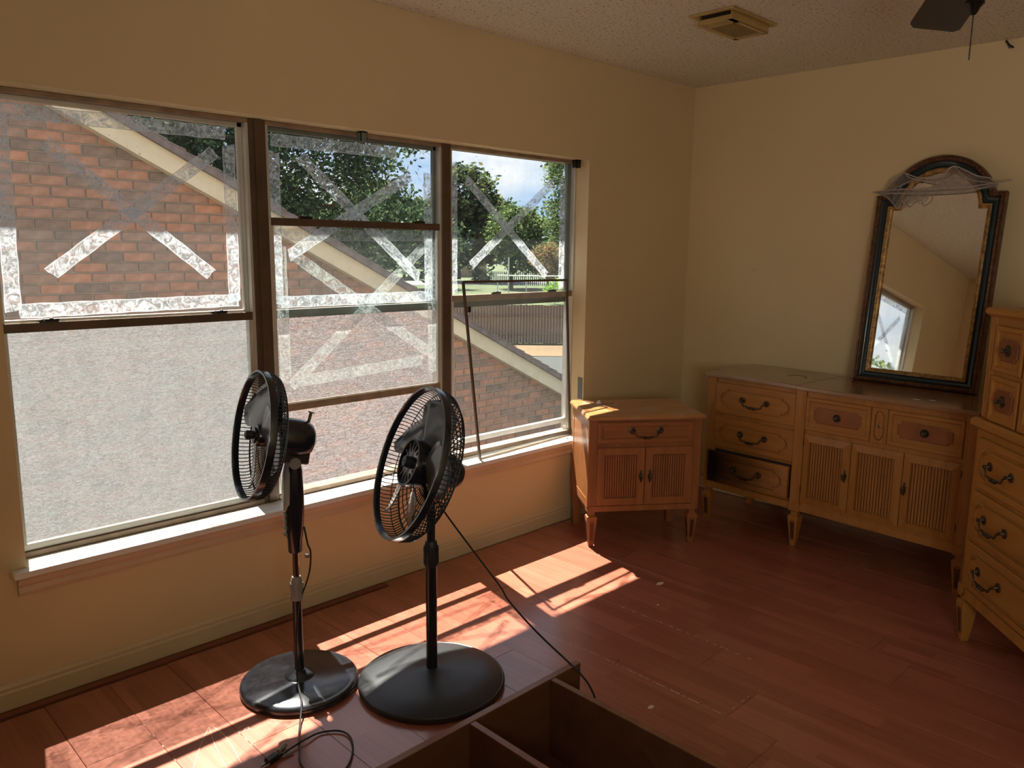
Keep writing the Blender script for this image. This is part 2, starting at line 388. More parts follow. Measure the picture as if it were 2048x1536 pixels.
LEAF_LIGHT = m_leaf('light_leaves', [(0.0, (0.055, 0.090, 0.040)), (0.6, (0.14, 0.20, 0.08)), (1.0, (0.28, 0.34, 0.12))], 0.35)
LEAF_RED = m_leaf('crape_leaves', [(0.0, (0.12, 0.12, 0.05)), (0.6, (0.28, 0.25, 0.10)), (1.0, (0.5, 0.25, 0.16))], 0.5)
LEAF_BRIGHT = m_leaf('bright_leaves', [(0.0, (0.10, 0.22, 0.03)), (1.0, (0.40, 0.62, 0.10))], 0.5)

# ------------------------------------------------------------------ room shell
H = 2.44; XL = -4.62; YB = -4.6
OX0, OX1, OZ0, OZ1 = -3.694, -0.967, 0.457, 1.945
WT = 0.153
b = MB()
b.box(XL-0.2, OX0, 0, WT, -0.1, H+0.2); b.box(OX1, 0.2, 0, WT, -0.1, H+0.2)
b.box(OX0, OX1, 0, WT, -0.1, OZ0-0.03); b.box(OX0, OX1, 0, WT, OZ1, H+0.2)
b.build('wall_front', WALL, kind='structure')
MB().box(0, 0.2, YB, 0, -0.1, H+0.2).build('wall_right', WALL, kind='structure')
MB().box(XL-0.2, XL, YB, 0, -0.1, H+0.2).build('wall_left', WALL, kind='structure')
MB().box(XL-0.2, 0.2, YB-0.2, YB, -0.1, H+0.2).build('wall_back', WALL, kind='structure')
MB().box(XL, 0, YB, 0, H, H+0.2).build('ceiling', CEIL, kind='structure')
floor = MB().box(XL, 0, YB, 0, -0.12, -0.009).build('floor', SUBF, kind='structure')
rows = []
PW = 0.195
k = -6
mesh_cache = {}
while -3.50+PW*k < 0:
    x0 = max(-3.50+PW*k, XL); x1 = min(-3.50+PW*(k+1), -0.001)
    joints = []
    if k == 1: y = -0.708+1.2
    elif k == 7: y = -1.61+1.2*2-0.01
    elif k == 9: y = -1.24
    else: y = -random.random()*1.2
    ytop = -0.062 if x1 < -2.3 else -0.013
    ys = [ytop]; yy = y
    while yy > ytop-0.06: yy -= 1.2
    while yy > YB: ys.append(yy); yy -= 1.2
    ys.append(YB)
    for i in range(len(ys)-1):
        g = 0.0005; W_, L_ = x1-x0-2*g, ys[i]-ys[i+1]-2*g
        if W_ < 0.02 or L_ < 0.02: continue
        key = (round(W_, 3), round(L_, 3))
        lift = random.choice((0, 0, 0, -0.0006, -0.001))
        bb = MB()
        if key in mesh_cache:
            o = bpy.data.objects.new('plank', mesh_cache[key]); COL.objects.link(o); o.parent = floor
        else:
            e = 0.0007
            bb.loft([[(-W_/2, -L_/2, -0.0085), (W_/2, -L_/2, -0.0085), (W_/2, L_/2, -0.0085), (-W_/2, L_/2, -0.0085)],
                     [(-W_/2, -L_/2, -e), (W_/2, -L_/2, -e), (W_/2, L_/2, -e), (-W_/2, L_/2, -e)],
                     [(-W_/2+e, -L_/2+e, 0), (W_/2-e, -L_/2+e, 0), (W_/2-e, L_/2-e, 0), (-W_/2+e, L_/2-e, 0)]])
            o = bb.build('plank', PLANK, floor); mesh_cache[key] = o.data
        o.location = ((x0+x1)/2, (ys[i]+ys[i+1])/2, lift)
    k += 1
# worn white core showing along a few seams
b = MB()
def chips(xa, ya, xb, yb, dens=60):
    n = int(sqrt((xa-xb)**2+(ya-yb)**2)*dens)
    for i in range(n):
        t_ = (i+random.random())/n; L_ = random.uniform(0.004, 0.02); wd = random.uniform(0.0008, 0.0022)
        cx, cy = xa+(xb-xa)*t_, ya+(yb-ya)*t_
        if abs(xb-xa) < abs(yb-ya): b.box(cx-wd/2, cx+wd/2, cy-L_/2, cy+L_/2, -0.0005, 0.0006)
        else: b.box(cx-L_/2, cx+L_/2, cy-wd/2, cy+wd/2, -0.0005, 0.0006)
chips(-2.135, -0.95, -2.135, -1.61, 60); chips(-2.135, -1.61, -1.94, -1.61, 18); chips(-1.745, -0.9, -1.745, -1.5, 28)
chips(-3.50, -0.35, -3.50, -0.64, 16); chips(-3.305, -0.62, -3.305, -0.708, 60)
b.build('chipped_edge', CHIP, floor, kind='stuff')
# long pale scratches scored into the boards beside the small fan
b = MB()
for pts in ([(-3.361, -0.536), (-3.42, -0.61), (-3.479, -0.70), (-3.54, -0.80)], [(-3.361, -0.54), (-3.385, -0.63), (-3.402, -0.72), (-3.42, -0.82)],
            [(-3.35, -0.54), (-3.345, -0.62), (-3.36, -0.72), (-3.375, -0.80)]):
    b.tube([(x, y, 0.0002) for x, y in smoothpath([(p[0], p[1], 0) for p in pts], 4) for x, y in [(0, 0)]] if False else [(p.x, p.y, 0.0003) for p in smoothpath([(q[0], q[1], 0) for q in pts], 5)], 0.0011, 4)
for _ in range(7):
    x, y = -3.29+random.uniform(-0.02, 0.02), -0.615+random.uniform(-0.03, 0.03); a = random.uniform(0, 3)
    b.tube([(x, y, 0.0002), (x+0.022*cos(a), y+0.022*sin(a), 0.0002)], 0.0009, 4)
b.build('scratch', CHIP, floor, kind='stuff')
# strip and dark gap along the window wall
MB().box(XL, -2.334, -0.047, -0.012, -0.009, 0.001).build('edge_strip', REDSTRIP, floor)
MB().box(XL, -2.334, -0.062, -0.047, -0.009, -0.008).build('gap', DARKGAP, floor)

def baseboard(name, x0, x1, y0, y1, alongx):
    t_ = 0.012; prof = [(0, 0), (t_, 0), (t_, 0.055), (t_*0.7, 0.062), (t_*0.75, 0.072), (t_*0.3, 0.083), (0, 0.085)]
    bb = MB()
    if alongx: bb.loft([[(x, -p[0], p[1]+0.003) for p in prof] for x in (x0, x1)])
    else: bb.loft([[(-p[0], y, p[1]+0.003) for p in prof] for y in (y0, y1)])
    return bb.build(name, TRIM, kind='structure')
baseboard('baseboard_front', XL, -0.012, 0, 0, True)
baseboard('baseboard_right', 0, 0, YB, -0.0, False)

# window stool and apron
b = MB(); b.box(OX0-0.045, OX1+0.045, -0.042, 0.0, OZ0-0.022, OZ0); b.box(OX0+0.001, OX1-0.001, 0.0, 0.13, OZ0-0.022, OZ0)
sill = b.build('trim_1', SILLW, bevel=0.004, seg=2, kind='structure')
prof = [(0, 0), (0.012, 0.003), (0.017, 0.014), (0.013, 0.030), (0.019, 0.040), (0.024, 0.056), (0.030, 0.066), (0, 0.066)]
MB().loft([[(x, -p[0], OZ0-0.022-0.0665+p[1]) for p in prof] for x in (OX0-0.03, OX1+0.03)]).build('trim_2', SILLA, kind='structure')
# exterior soffit and fascia over the window (shades the upper glass)
b = MB(); b.box(-8, 3, WT, 0.575, 2.31, 2.36); b.box(-8, 3, 0.55, 0.575, 2.30, 2.5); b.build('trim_3', RAKE, kind='structure')

# ------------------------------------------------------------------ windows
def pane(parent, x0, x1, z0, z1, y, mat):
    b_ = MB(); b_.add([(x0, y, z0), (x1, y, z0), (x1, y, z1), (x0, y, z1)], [(0, 1, 2, 3)]); return b_.build('pane', mat, parent)
def film(parent, x0, x1, z0, z1, y, mat):
    NX, NZ = 40, 40; V = []; F = []
    for i in range(NZ+1):
        for j in range(NX+1):
            V.append((x0+(x1-x0)*j/NX, y+0.0012*sin(j*1.9+i*0.6)*sin(i*2.3), z0+(z1-z0)*i/NZ))
    for i in range(NZ):
        for j in range(NX): F.append((i*(NX+1)+j, i*(NX+1)+j+1, (i+1)*(NX+1)+j+1, (i+1)*(NX+1)+j))
    b_ = MB(); b_.add(V, F); return b_.build('plastic_film', mat, parent, smooth=True)
def tape(parent, xa, za, xb, zb, y, wd=0.047, mat=None):
    d = Vector((xb-xa, 0, zb-za)); L_ = d.length; d.normalize(); n = Vector((-d.z, 0, d.x))
    N = max(4, int(L_/0.03)); V = []; F = []; jag0, jag1 = random.uniform(-.4, .4), random.uniform(-.4, .4)
    wob = random.uniform(0, 6)
    for i in range(N+1):
        for j in range(4):
            q = j/3-0.5; s_ = i/N*L_
            if i == 0: s_ += q*wd*jag0 + random.uniform(-.003, .006)
            if i == N: s_ += q*wd*jag1 + random.uniform(-.006, .003)
            p = Vector((xa, y, za)) + d*s_ + n*(q*wd*(1+0.05*sin(i*1.7+wob))); p.y -= 0.0006*sin(i*2.1+wob)+0.0003*random.random()
            V.append(p)
    for i in range(N):
        for j in range(3): F.append((i*4+j, i*4+j+1, (i+1)*4+j+1, (i+1)*4+j))
    me = bpy.data.meshes.new('tape_strip'); me.from_pydata([tuple(v) for v in V], [], F); me.update()
    uvl = me.uv_layers.new(name='uv')
    for poly in me.polygons:
        for li in poly.loop_indices:
            vi = me.loops[li].vertex_index; uvl.data[li].uv = ((vi//4)/N*L_, (vi % 4)/3)
    me.materials.append(mat or TAPE)
    o = bpy.data.objects.new('tape_strip', me); COL.objects.link(o); o.parent = parent; return o
def latch(parent, x, z, y=0.085):
    bb = MB(); bb.box(x-0.028, x+0.028, y, y+0.012, z, z+0.004); bb.box(x-0.012, x+0.03, y+0.001, y+0.011, z+0.004, z+0.009)
    bb.tube([(x-0.014, y+0.005, z+0.008), (x-0.034, y+0.003, z+0.003)], 0.003, 6); bb.lathe([(0.006, 0.004), (0.006, 0.012), (0.004, 0.013)], 10, (x+0.008, y+0.006, z))
    bb.build('latch', BLACKM, parent)
YI, YO = 0.100, 0.124      # inner and outer sash glass planes
w1 = tag(empty('window_1'), kind='structure', label='left window bay with taped clear glass above bubbled film')
w2 = tag(empty('window_2'), kind='structure', label='middle window bay with raised lower sash and two taped crosses')
w3 = tag(empty('window_3'), kind='structure', label='right window bay with clear lower sash and taped upper sash')
BZ = 0.459
for wnd, x0, x1 in ((w1, OX0, -2.832), (w2, -2.765, -1.900), (w3, -1.850, OX1)):
    b = MB(); b.box(x0, x1, 0.088, 0.150, 1.928, 1.944); b.box(x0, x1, 0.080, 0.150, BZ, BZ+0.018)
    b.build('head_frame', BRONZEL, wnd, bevel=0.001)
    b = MB(); b.box(x0, x0+0.012, 0.088, 0.150, BZ+0.018, 1.928); b.box(x1-0.012, x1, 0.088, 0.150, BZ+0.018, 1.928)
    b.build('side_track', ALU, wnd, bevel=0.001)
b = MB(); b.box(-2.832, -2.765, 0.082, 0.155, BZ, 1.944); b.box(-2.812, -2.785, 0.076, 0.082, BZ, 1.944)
b.build('mullion', BRONZE, w2, bevel=0.0015)
b = MB(); b.box(-1.900, -1.850, 0.082, 0.155, BZ, 1.944)
b.build('mullion', BRONZE, w3, bevel=0.0015)
# --- window 1
b = MB(); b.box(OX0+0.012, -2.844, YI-0.012, YI+0.010, 1.196, 1.226); b.build('meeting_rail', BRONZE, w1, bevel=0.0015)
b = MB(); b.box(OX0+0.012, -2.844, YO-0.008, YO+0.012, 1.212, 1.234); b.box(OX0+0.012, OX0+0.03, YO-0.008, YO+0.012, 1.234, 1.928); b.box(-2.862, -2.844, YO-0.008, YO+0.012, 1.234, 1.928)
b.box(OX0+0.012, -2.844, YO-0.008, YO+0.012, 1.912, 1.928); b.build('upper_sash', ALU, w1, bevel=0.001)
b = MB(); b.box(OX0+0.012, OX0+0.028, YI-0.010, YI+0.010, 0.50, 1.196); b.box(-2.860, -2.844, YI-0.010, YI+0.010, 0.50, 1.196); b.box(OX0+0.012, -2.844, YI-0.010, YI+0.010, 0.478, 0.50)
b.build('lower_sash', ALU, w1, bevel=0.001)
pane(w1, OX0+0.03, -2.862, 1.234, 1.912, YO, GLASS); pane(w1, OX0+0.028, -2.860, 0.50, 1.196, YI, GLASSD)
film(w1, OX0+0.014, -2.846, 0.478, 1.205, 0.144, FILM1)
latch(w1, -3.546, 1.227); latch(w1, -2.975, 1.227)
for c in ((-3.506, 1.796, -2.982, 1.368), (-3.52, 1.381, -2.949, 1.816), (-3.640, 1.880, -2.903, 1.885), (-3.628, 1.857, -3.636, 1.262), (-2.895, 1.846, -2.898, 1.262), (-3.62, 1.262, -2.88, 1.272)):
    tape(w1, *c, YO-0.002, 0.047, TAPE)
for c in ((-3.506, 1.081, -3.035, 0.674), (-2.938, 1.108, -3.516, 0.718), (-2.885, 1.119, -2.888, 0.80), (-3.625, 1.056, -3.63, 0.74)):
    tape(w1, *c, YI-0.002, 0.047, TAPEF)
# --- window 2 : outer upper sash, inner sash raised
b = MB(); b.box(-2.753, -1.912, YO-0.008, YO+0.012, 1.192, 1.226); b.box(-2.753, -2.737, YO-0.008, YO+0.012, 1.226, 1.928); b.box(-1.928, -1.912, YO-0.008, YO+0.012, 1.226, 1.928)
b.box(-2.753, -1.912, YO-0.008, YO+0.012, 1.912, 1.928); b.build('upper_sash', ALUG, w2, bevel=0.001)
pane(w2, -2.737, -1.928, 1.226, 1.912, YO, GLASS)
b = MB(); b.box(-2.753, -1.912, YI-0.012, YI+0.010, 1.556, 1.586); b.build('meeting_rail', BRONZE, w2, bevel=0.0015)
b = MB(); b.box(-2.753, -1.912, YI-0.012, YI+0.010, 0.815, 0.847); b.build('bottom_rail', BRONZEL, w2, bevel=0.0015)
b = MB(); b.box(-2.753, -2.742, YI-0.010, YI+0.010, 0.847, 1.556); b.box(-1.926, -1.912, YI-0.010, YI+0.010, 0.847, 1.556); b.box(-2.742, -1.926, YI-0.008, YI-0.004, 0.847, 0.851)
b.build('lower_sash', ALU, w2, bevel=0.001)
pane(w2, -2.742, -1.926, 0.847, 1.556, YI, GLASSD)
film(w2, -2.751, -1.914, 0.478, 1.195, 0.144, FILM2)
latch(w2, -2.60, 1.586); latch(w2, -2.03, 1.586)
for c in ((-2.726, 1.881, -2.125, 1.884), (-2.713, 1.839, -2.718, 1.246), (-2.602, 1.83, -2.007, 1.338), (-2.665, 1.439, -2.053, 1.792), (-1.955, 1.813, -1.952, 1.237), (-2.71, 1.256, -1.945, 1.256)):
    tape(w2, *c, YO-0.002)
for c in ((-2.71, 1.522, -1.984, 1.530), (-2.712, 1.482, -2.708, 0.933), (-1.952, 1.513, -1.955, 0.90), (-2.649, 1.439, -1.965, 0.993), (-1.976, 1.501, -2.69, 0.913), (-2.646, 0.933, -2.01, 0.965)):
    tape(w2, *c, YI-0.002, 0.047, TAPEI)
# --- window 3
b = MB(); b.box(-1.838, -0.979, YI-0.012, YI+0.010, 1.226, 1.256); b.build('meeting_rail', BRONZEL, w3, bevel=0.0015)
b = MB(); b.box(-1.838, -0.979, YO-0.008, YO+0.012, 1.195, 1.250); b.box(-1.838, -1.826, YO-0.008, YO+0.012, 1.25, 1.928); b.box(-1.008, -0.979, YO-0.008, YO+0.012, 1.25, 1.928); b.build('upper_sash', ALUG, w3, bevel=0.001)
b = MB(); b.box(-1.838, -1.828, YI-0.010, YI+0.010, 0.55, 1.226); b.box(-1.010, -0.979, YI-0.010, YI+0.010, 0.55, 1.226); b.box(-1.838, -0.979, YI-0.010, YI+0.012, 0.524, 0.55)
b.build('lower_sash', WHITEP, w3, bevel=0.001)
pane(w3, -1.826, -1.008, 1.25, 1.928, YO, GLASS); pane(w3, -1.828, -1.010, 0.55, 1.226, YI, m_glass('lower_right_glass', 0.04, 0.08, (0.55, 0.53, 0.5)))
latch(w3, -1.55, 1.256); latch(w3, -1.14, 1.256)
for c in ((-1.724, 1.803, -1.152, 1.339), (-1.691, 1.395, -1.107, 1.83), (-1.800, 1.87, -1.800, 1.262), (-1.037, 1.85, -1.034, 1.265)):
    tape(w3, *c, YO-0.002, 0.043)
# curtain-rod brackets
for i, (x, lb) in enumerate(((-2.347, 'small steel curtain bracket at head of middle window'), (-1.00, 'small steel curtain bracket in the top right window corner'))):
    b = MB(); y0 = 0.045
    b.box(x-0.016, x+0.016, y0, y0+0.03, 1.940, 1.944); b.box(x-0.016, x+0.016, y0, y0+0.003, 1.904, 1.944)
    b.box(x-0.016, x-0.013, y0, y0+0.03, 1.904, 1.944); b.box(x+0.013, x+0.016, y0, y0+0.03, 1.904, 1.944)
    for dx in (-0.007, 0.007):
        for dz in (1.914, 1.932): b.lathe([(0.0035, -0.002), (0.0035, 0.0)], 8, (x+dx, y0, dz), 'y')
    o = b.build('curtain_bracket', ALUG if i == 0 else BLACKM); tag(o, lb, 'bracket', 'curtain brackets at the window head')
o = MB().box(-0.9675, -0.971, 0.006, 0.04, 0.66, 0.78).build('alarm_contact_plate', PLATE, bevel=0.004); tag(o, 'grey plate fixed to the right window jamb above nightstand', 'plate')

# loose framed pane leaning in right window
lp = tag(empty('loose_window_screen', (-1.74, 0.0, OZ0)), 'thin bronze framed pane leaning loosely against the right window', 'window screen')
# corners: bottom left on the stool, top resting on the sash
A_ = Vector((0, -0.002, 0.004)); B_ = Vector((0.725, 0.050, 0.004)); up_ = Vector((-0.066, 0.050, 0.860))
def frame_bar(p, q, wd):
    d = (q-p).normalized(); nrm = (B_-A_).cross(up_).normalized(); sd = d.cross(nrm).normalized()
    bb = MB(); rings = []
    for e in (p, q): rings.append([e+sd*wd/2+nrm*0.005, e-sd*wd/2+nrm*0.005, e-sd*wd/2-nrm*0.005, e+sd*wd/2-nrm*0.005])
    bb.loft(rings); return bb
C_ = A_+up_; D_ = Vector((0.700, 0.076, 0.858))
for p, q in ((A_, B_), (B_, D_), (D_, C_), (C_, A_)):
    frame_bar(p, q, 0.011).build('frame_bar', BRONZEL if p in (A_,) else BRONZE, lp)
nrm = (B_-A_).cross(up_).normalized()*0.001
b = MB(); b.add([A_, B_, D_, C_], [(0, 1, 2, 3)]); b.build('pane', GLASSL, lp)
MB().box(0.020, 0.034, -0.008, 0.002, 0.72, 0.75, c=(0, 0, 0)).build('clip', BLACKM, lp).location = (-0.06, 0.045, 0)
o = MB().box(0.655, 0.672, 0.036, 0.040, 0.04, 0.066).build('sticker', WHITEP, lp)

# ------------------------------------------------------------------ furniture helpers
# local frame: X along the front, Y to the back, Z up; fronts face -Y
def cartouche(cx, cz, a, hh, step, bulge, n=10):
    P = [(cx-a, cz+hh), (cx+a, cz+hh)]
    P += [(cx+a+0*bulge, cz+hh-step)] + [(cx+a+bulge*sin(pi*i/n), cz+(hh-step)*cos(pi*i/n)) for i in range(1, n)] + [(cx+a, cz-hh+step)]
    P += [(cx+a, cz-hh), (cx-a, cz-hh)]
    P += [(cx-a, cz-hh+step)] + [(cx-a-bulge*sin(pi*i/n), cz-(hh-step)*cos(pi*i/n)) for i in range(1, n)] + [(cx-a, cz+hh-step)]
    return P
def ticket(cx, cz, w_, h_, c, n=4):     # rectangle with concave corners and eared ends
    P = []
    for sx, sz, a0 in ((1, 1, 180), (1, -1, 90), (-1, -1, 0), (-1, 1, 270)):
        ox, oz = cx+sx*w_/2, cz+sz*h_/2
        arc = []
        for i in range(n+1):
            t_ = i/n*pi/2
            if (sx, sz) == (1, 1): arc.append((ox-c*cos(t_), oz-c*sin(t_)))
            elif (sx, sz) == (1, -1): arc.append((ox-c*sin(t_), oz+c*cos(t_)))
            elif (sx, sz) == (-1, -1): arc.append((ox+c*cos(t_), oz+c*sin(t_)))
            else: arc.append((ox+c*sin(t_), oz-c*cos(t_)))
        P += arc
    return P
def scale_out(P, cx, cz, d):
    out = []
    n = len(P)
    xs = [p[0] for p in P]; zs = [p[1] for p in P]; W_ = (max(xs)-min(xs))/2; H_ = (max(zs)-min(zs))/2
    return [(cx+(p[0]-cx)*(W_-d)/W_, cz+(p[1]-cz)*(H_-d)/H_) for p in P]
def groove_front(x0, x1, z0, z1, yf, th, P, Q, depth=0.005):
    """slab with a routed groove between outlines P (outer) and Q (inner); returns MB"""
    bb = MB(); outer = [(x0, z0), (x1, z0), (x1, z1), (x0, z1)]
    bb.loft([[(x, yf+th, z) for x, z in outer], [(x, yf+0.002, z) for x, z in outer]], caps=False)
    e = 0.002; inn = [(x0+e, z0+e), (x1-e, z0+e), (x1-e, z1-e), (x0+e, z1-e)]
    bb.loft([[(x, yf+0.002, z) for x, z in outer], [(x, yf, z) for x, z in inn]], caps=False)
    tris = tessellate_polygon([[Vector((x, z, 0)) for x, z in inn], [Vector((x, z, 0)) for x, z in reversed(P)]])
    vs = [(x, yf, z) for x, z in inn] + [(x, yf, z) for x, z in reversed(P)]
    bb.add(vs, tris)
    bb.loft([[(x, yf, z) for x, z in P], [(x, yf+depth, z) for x, z in P], [(x, yf+depth, z) for x, z in Q], [(x, yf+0.0012, z) for x, z in Q]], caps=False)
    tr = tessellate_polygon([[Vector((x, z, 0)) for x, z in Q]])
    bb.add([(x, yf+0.0012, z) for x, z in Q], tr)
    bb.add([(x, yf+th, z) for x, z in outer], [(0, 1, 2, 3)])
    return bb
def framed_front(x0, x1, z0, z1, yf, th, fw, depth=0.007, slope=0.006):
    """front with raised border fw wide, sloping to a recessed field"""
    def rect(d, y): return [(x0+d, y, z0+d), (x1-d, y, z0+d), (x1-d, y, z1-d), (x0+d, y, z1-d)]
    bb = MB(); bb.loft([rect(0, yf+th), rect(0, yf+0.003), rect(0.003, yf), rect(fw, yf), rect(fw+slope, yf+depth)]); return bb
def raised(P, yf, h=0.004):
    bb = MB(); cx = sum(p[0] for p in P)/len(P); cz = sum(p[1] for p in P)/len(P)
    Q = scale_out(P, cx, cz, 0.0035)
    bb.loft([[(x, yf, z) for x, z in P], [(x, yf-h*0.6, z) for x, z in P], [(x, yf-h, z) for x, z in Q]], caps=False)
    bb.add([(x, yf-h, z) for x, z in Q], tessellate_polygon([[Vector((x, z, 0)) for x, z in Q]]))
    return bb
def bail(parent, x, z, yf, half=0.071, mat=None):
    mat = mat or BRASS; bb = MB()
    for s in (-1, 1):
        bb.lathe([(0.0175, 0), (0.0175, -0.002), (0.012, -0.004), (0.009, -0.0035), (0.006, -0.007), (0.004, -0.016), (0.0065, -0.019), (0.0065, -0.023), (0.003, -0.026)], 14, (x+s*half, yf, z), 'y')
    pts = [(x-half, yf-0.020, z), (x-half+0.013, yf-0.022, z-0.010), (x-half+0.018, yf-0.023, z-0.020), (x-half+0.022, yf-0.023, z-0.027), (x-half+0.036, yf-0.023, z-0.026), (x-0.014, yf-0.023, z-0.032),
           (x+0.014, yf-0.023, z-0.032), (x+half-0.036, yf-0.023, z-0.026), (x+half-0.022, yf-0.023, z-0.027), (x+half-0.018, yf-0.023, z-0.020), (x+half-0.013, yf-0.022, z-0.010), (x+half, yf-0.020, z)]
    bb.tube(pts, [0.0035, 0.0040, 0.0035, 0.0030, 0.0038, 0.0055, 0.0055, 0.0038, 0.0030, 0.0035, 0.0040, 0.0035], 8)
    for dx in (-0.016, -0.006, 0.006, 0.016): bb.lathe([(0.003, -0.002), (0.0078, -0.001), (0.0078, 0.001), (0.003, 0.002)], 10, (x+dx, yf-0.023, z-0.032), 'x')
    return bb.build('handle', mat, parent, smooth=True)
def knob(parent, x, z, yf, r=0.017, mat=None):
    bb = MB(); bb.lathe([(r, 0), (r, -0.002), (r*0.86, -0.005), (r*0.72, -0.0035), (r*0.62, -0.006), (r*0.5, -0.0045), (r*0.3, -0.006), (r*0.28, -0.014), (r*0.42, -0.018), (r*0.40, -0.022), (r*0.2, -0.025), (0.0005, -0.0255)], 20, (x, yf, z), 'y')
    return bb.build('knob', mat or BRASS, parent, smooth=True)
def doorpull(parent, x, z, yf):
    bb = MB(); P = []
    for i in range(24):
        a = 2*pi*i/24; r = 0.0085*(1+0.30*cos(4*a)); P.append((x+r*sin(a), z+0.030*cos(a)*(1+0.08*cos(4*a))))
    bb.loft([[(p[0], yf, p[1]) for p in P], [(p[0], yf-0.003, p[1]) for p in P]])
    bb.lathe([(0.004, 0), (0.004, -0.014), (0.006, -0.017), (0.006, -0.020), (0.002, -0.022)], 10, (x, yf, z+0.006), 'y')
    bb.tube([(x, yf-0.018, z+0.004), (x, yf-0.016, z-0.010), (x, yf-0.010, z-0.022)], [0.003, 0.006, 0.003], 8)
    return bb.build('handle', BRASS, parent, smooth=True)
def reeds(x0, x1, z0, z1, yf, n):
    bb = MB(); w_ = (x1-x0)/n
    for i in range(n):
        xa = x0+i*w_+w_*0.10; xb = x0+(i+1)*w_-w_*0.10; xm = (xa+xb)/2
        bb.loft([[(xa, yf, z), (xa+w_*0.15, yf-0.003, z), (xm, yf-0.0042, z), (xb-w_*0.15, yf-0.003, z), (xb, yf, z)] for z in (z0, z1)])
    return bb
def front_leg(parent, x, y, hs=0.027, ztop=0.228, mat=None, name='leg'):
    mat = mat or WOODZ; bb = MB()
    def sq(h, z): return [(x-h, y-h, z), (x+h, y-h, z), (x+h, y+h, z), (x-h, y+h, z)]
    bb.loft([sq(hs, ztop), sq(hs, 0.187), sq(hs*0.62, 0.182), sq(hs*0.60, 0.166), sq(hs*0.98, 0.160), sq(hs*1.0, 0.148), sq(hs*0.98, 0.140), sq(hs*0.50, 0.012), sq(hs*0.44, 0.0)])
    # octagonal rosette on the block
    c = hs*0.72; zc = (ztop+0.187)/2
    P = [(x+c*cos(a), zc+min(c, 0.018)*sin(a)) for a in [pi/8+pi/4*i for i in range(8)]]
    bb.loft([[(p[0], y-hs, p[1]) for p in P], [(p[0], y-hs-0.0025, p[1]) for p in P]])
    o = bb.build(name, mat, parent, bevel=0.0012)
    # sunk slot outline in the tapered face
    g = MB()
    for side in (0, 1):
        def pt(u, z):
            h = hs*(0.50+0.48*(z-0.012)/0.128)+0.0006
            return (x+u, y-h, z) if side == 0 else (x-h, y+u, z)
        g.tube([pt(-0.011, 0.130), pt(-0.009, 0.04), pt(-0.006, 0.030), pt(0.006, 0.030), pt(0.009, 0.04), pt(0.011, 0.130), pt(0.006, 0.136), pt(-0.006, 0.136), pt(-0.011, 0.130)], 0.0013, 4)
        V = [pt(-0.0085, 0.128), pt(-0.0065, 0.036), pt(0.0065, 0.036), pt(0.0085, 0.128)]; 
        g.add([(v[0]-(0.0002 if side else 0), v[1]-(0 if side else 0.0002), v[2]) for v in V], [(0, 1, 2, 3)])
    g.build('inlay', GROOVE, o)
    return o
def back_leg(parent, x, y, ztop=0.21, mat=None):
    mat = mat or WOODZ; h = 0.024
    return MB().loft([[(x-a, y-a, z), (x+a, y-a, z), (x+a, y+a, z), (x-a, y+a, z)] for a, z in ((h, ztop), (h*0.9, 0.14), (h*0.8, 0.0))]).build('leg', mat, parent, bevel=0.001)

# ------------------------------------------------------------------ triple dresser
dr = tag(empty('dresser', (-0.524, -0.505, 0), radians(-93.3)), 'long low maple dresser holding the arched mirror, bottom left drawer darker towards its left', 'dresser')
DH, DD, DW = 0.828, 0.486, 1.885
b = MB(); b.box(0.004, DW-0.004, 0.020, DD, 0.205, DH-0.022); b.box(0.55, 1.33, 0.008, 0.020, 0.205, DH-0.022)
b.box(0.0, DW, 0.010, 0.03, 0.19, 0.226); b.box(0.55, 1.33, 0.002, 0.012, 0.19, 0.226)
b.build('body', WOODZ, dr, bevel=0.0015)
b = MB(); b.box(-0.014, 0.527, -0.002, DD, DH-0.022, DH); b.box(0.5265, 1.357, -0.014, DD, DH-0.022, DH); b.box(1.3565, DW+0.014, -0.002, DD, DH-0.022, DH)
b.build('top', WOODTOP, dr, bevel=0.004, seg=2)
for cx_, cy_, L_ in ((1.068, 0.076, 0.022), (1.122, 0.107, 0.015)):
    b = MB()
    P = [(cx_+L_*cos(a)*random.uniform(.7, 1.1), cy_+L_*0.35*sin(a)) for a in [2*pi*i/9 for i in range(9)]]
    b.loft([[(x_, y_, DH+0.0001) for x_, y_ in P], [(x_, y_, DH+0.0005) for x_, y_ in P]]); b.build('paint_mark', WHITEP, dr)
b = MB(); b.tube([(0.385+0.05*cos(a), 0.245+0.055*sin(a), DH+0.0003) for a in [radians(-10+20*i) for i in range(11)]], 0.0012, 4); b.build('ring_scar', GROOVE, dr)
for x in (0.028, 0.553, 1.331, 1.857):
    front_leg(dr, x, 0.027 if x in (0.028, 1.857) else 0.022, 0.026 if x in (0.028, 1.857) else 0.027)
    # stile moulding above the leg: rounded-end reed
    b = MB(); yf = 0.010 if x in (0.028, 1.857) else -0.002
    b.box(x-0.026, x+0.026, yf, 0.022, 0.228, DH-0.022)
    b.tube([(x-0.017, yf, 0.245), (x-0.010, yf, 0.236), (x+0.010, yf, 0.236), (x+0.017, yf, 0.245), (x+0.017, yf, 0.765), (x+0.010, yf, 0.785), (x-0.010, yf, 0.785), (x-0.017, yf, 0.765), (x-0.017, yf, 0.245)], 0.0016, 4)
    b.build('stile', WOODZ, dr, bevel=0.001)
back_leg(dr, 0.03, DD-0.03); back_leg(dr, DW-0.03, DD-0.03)
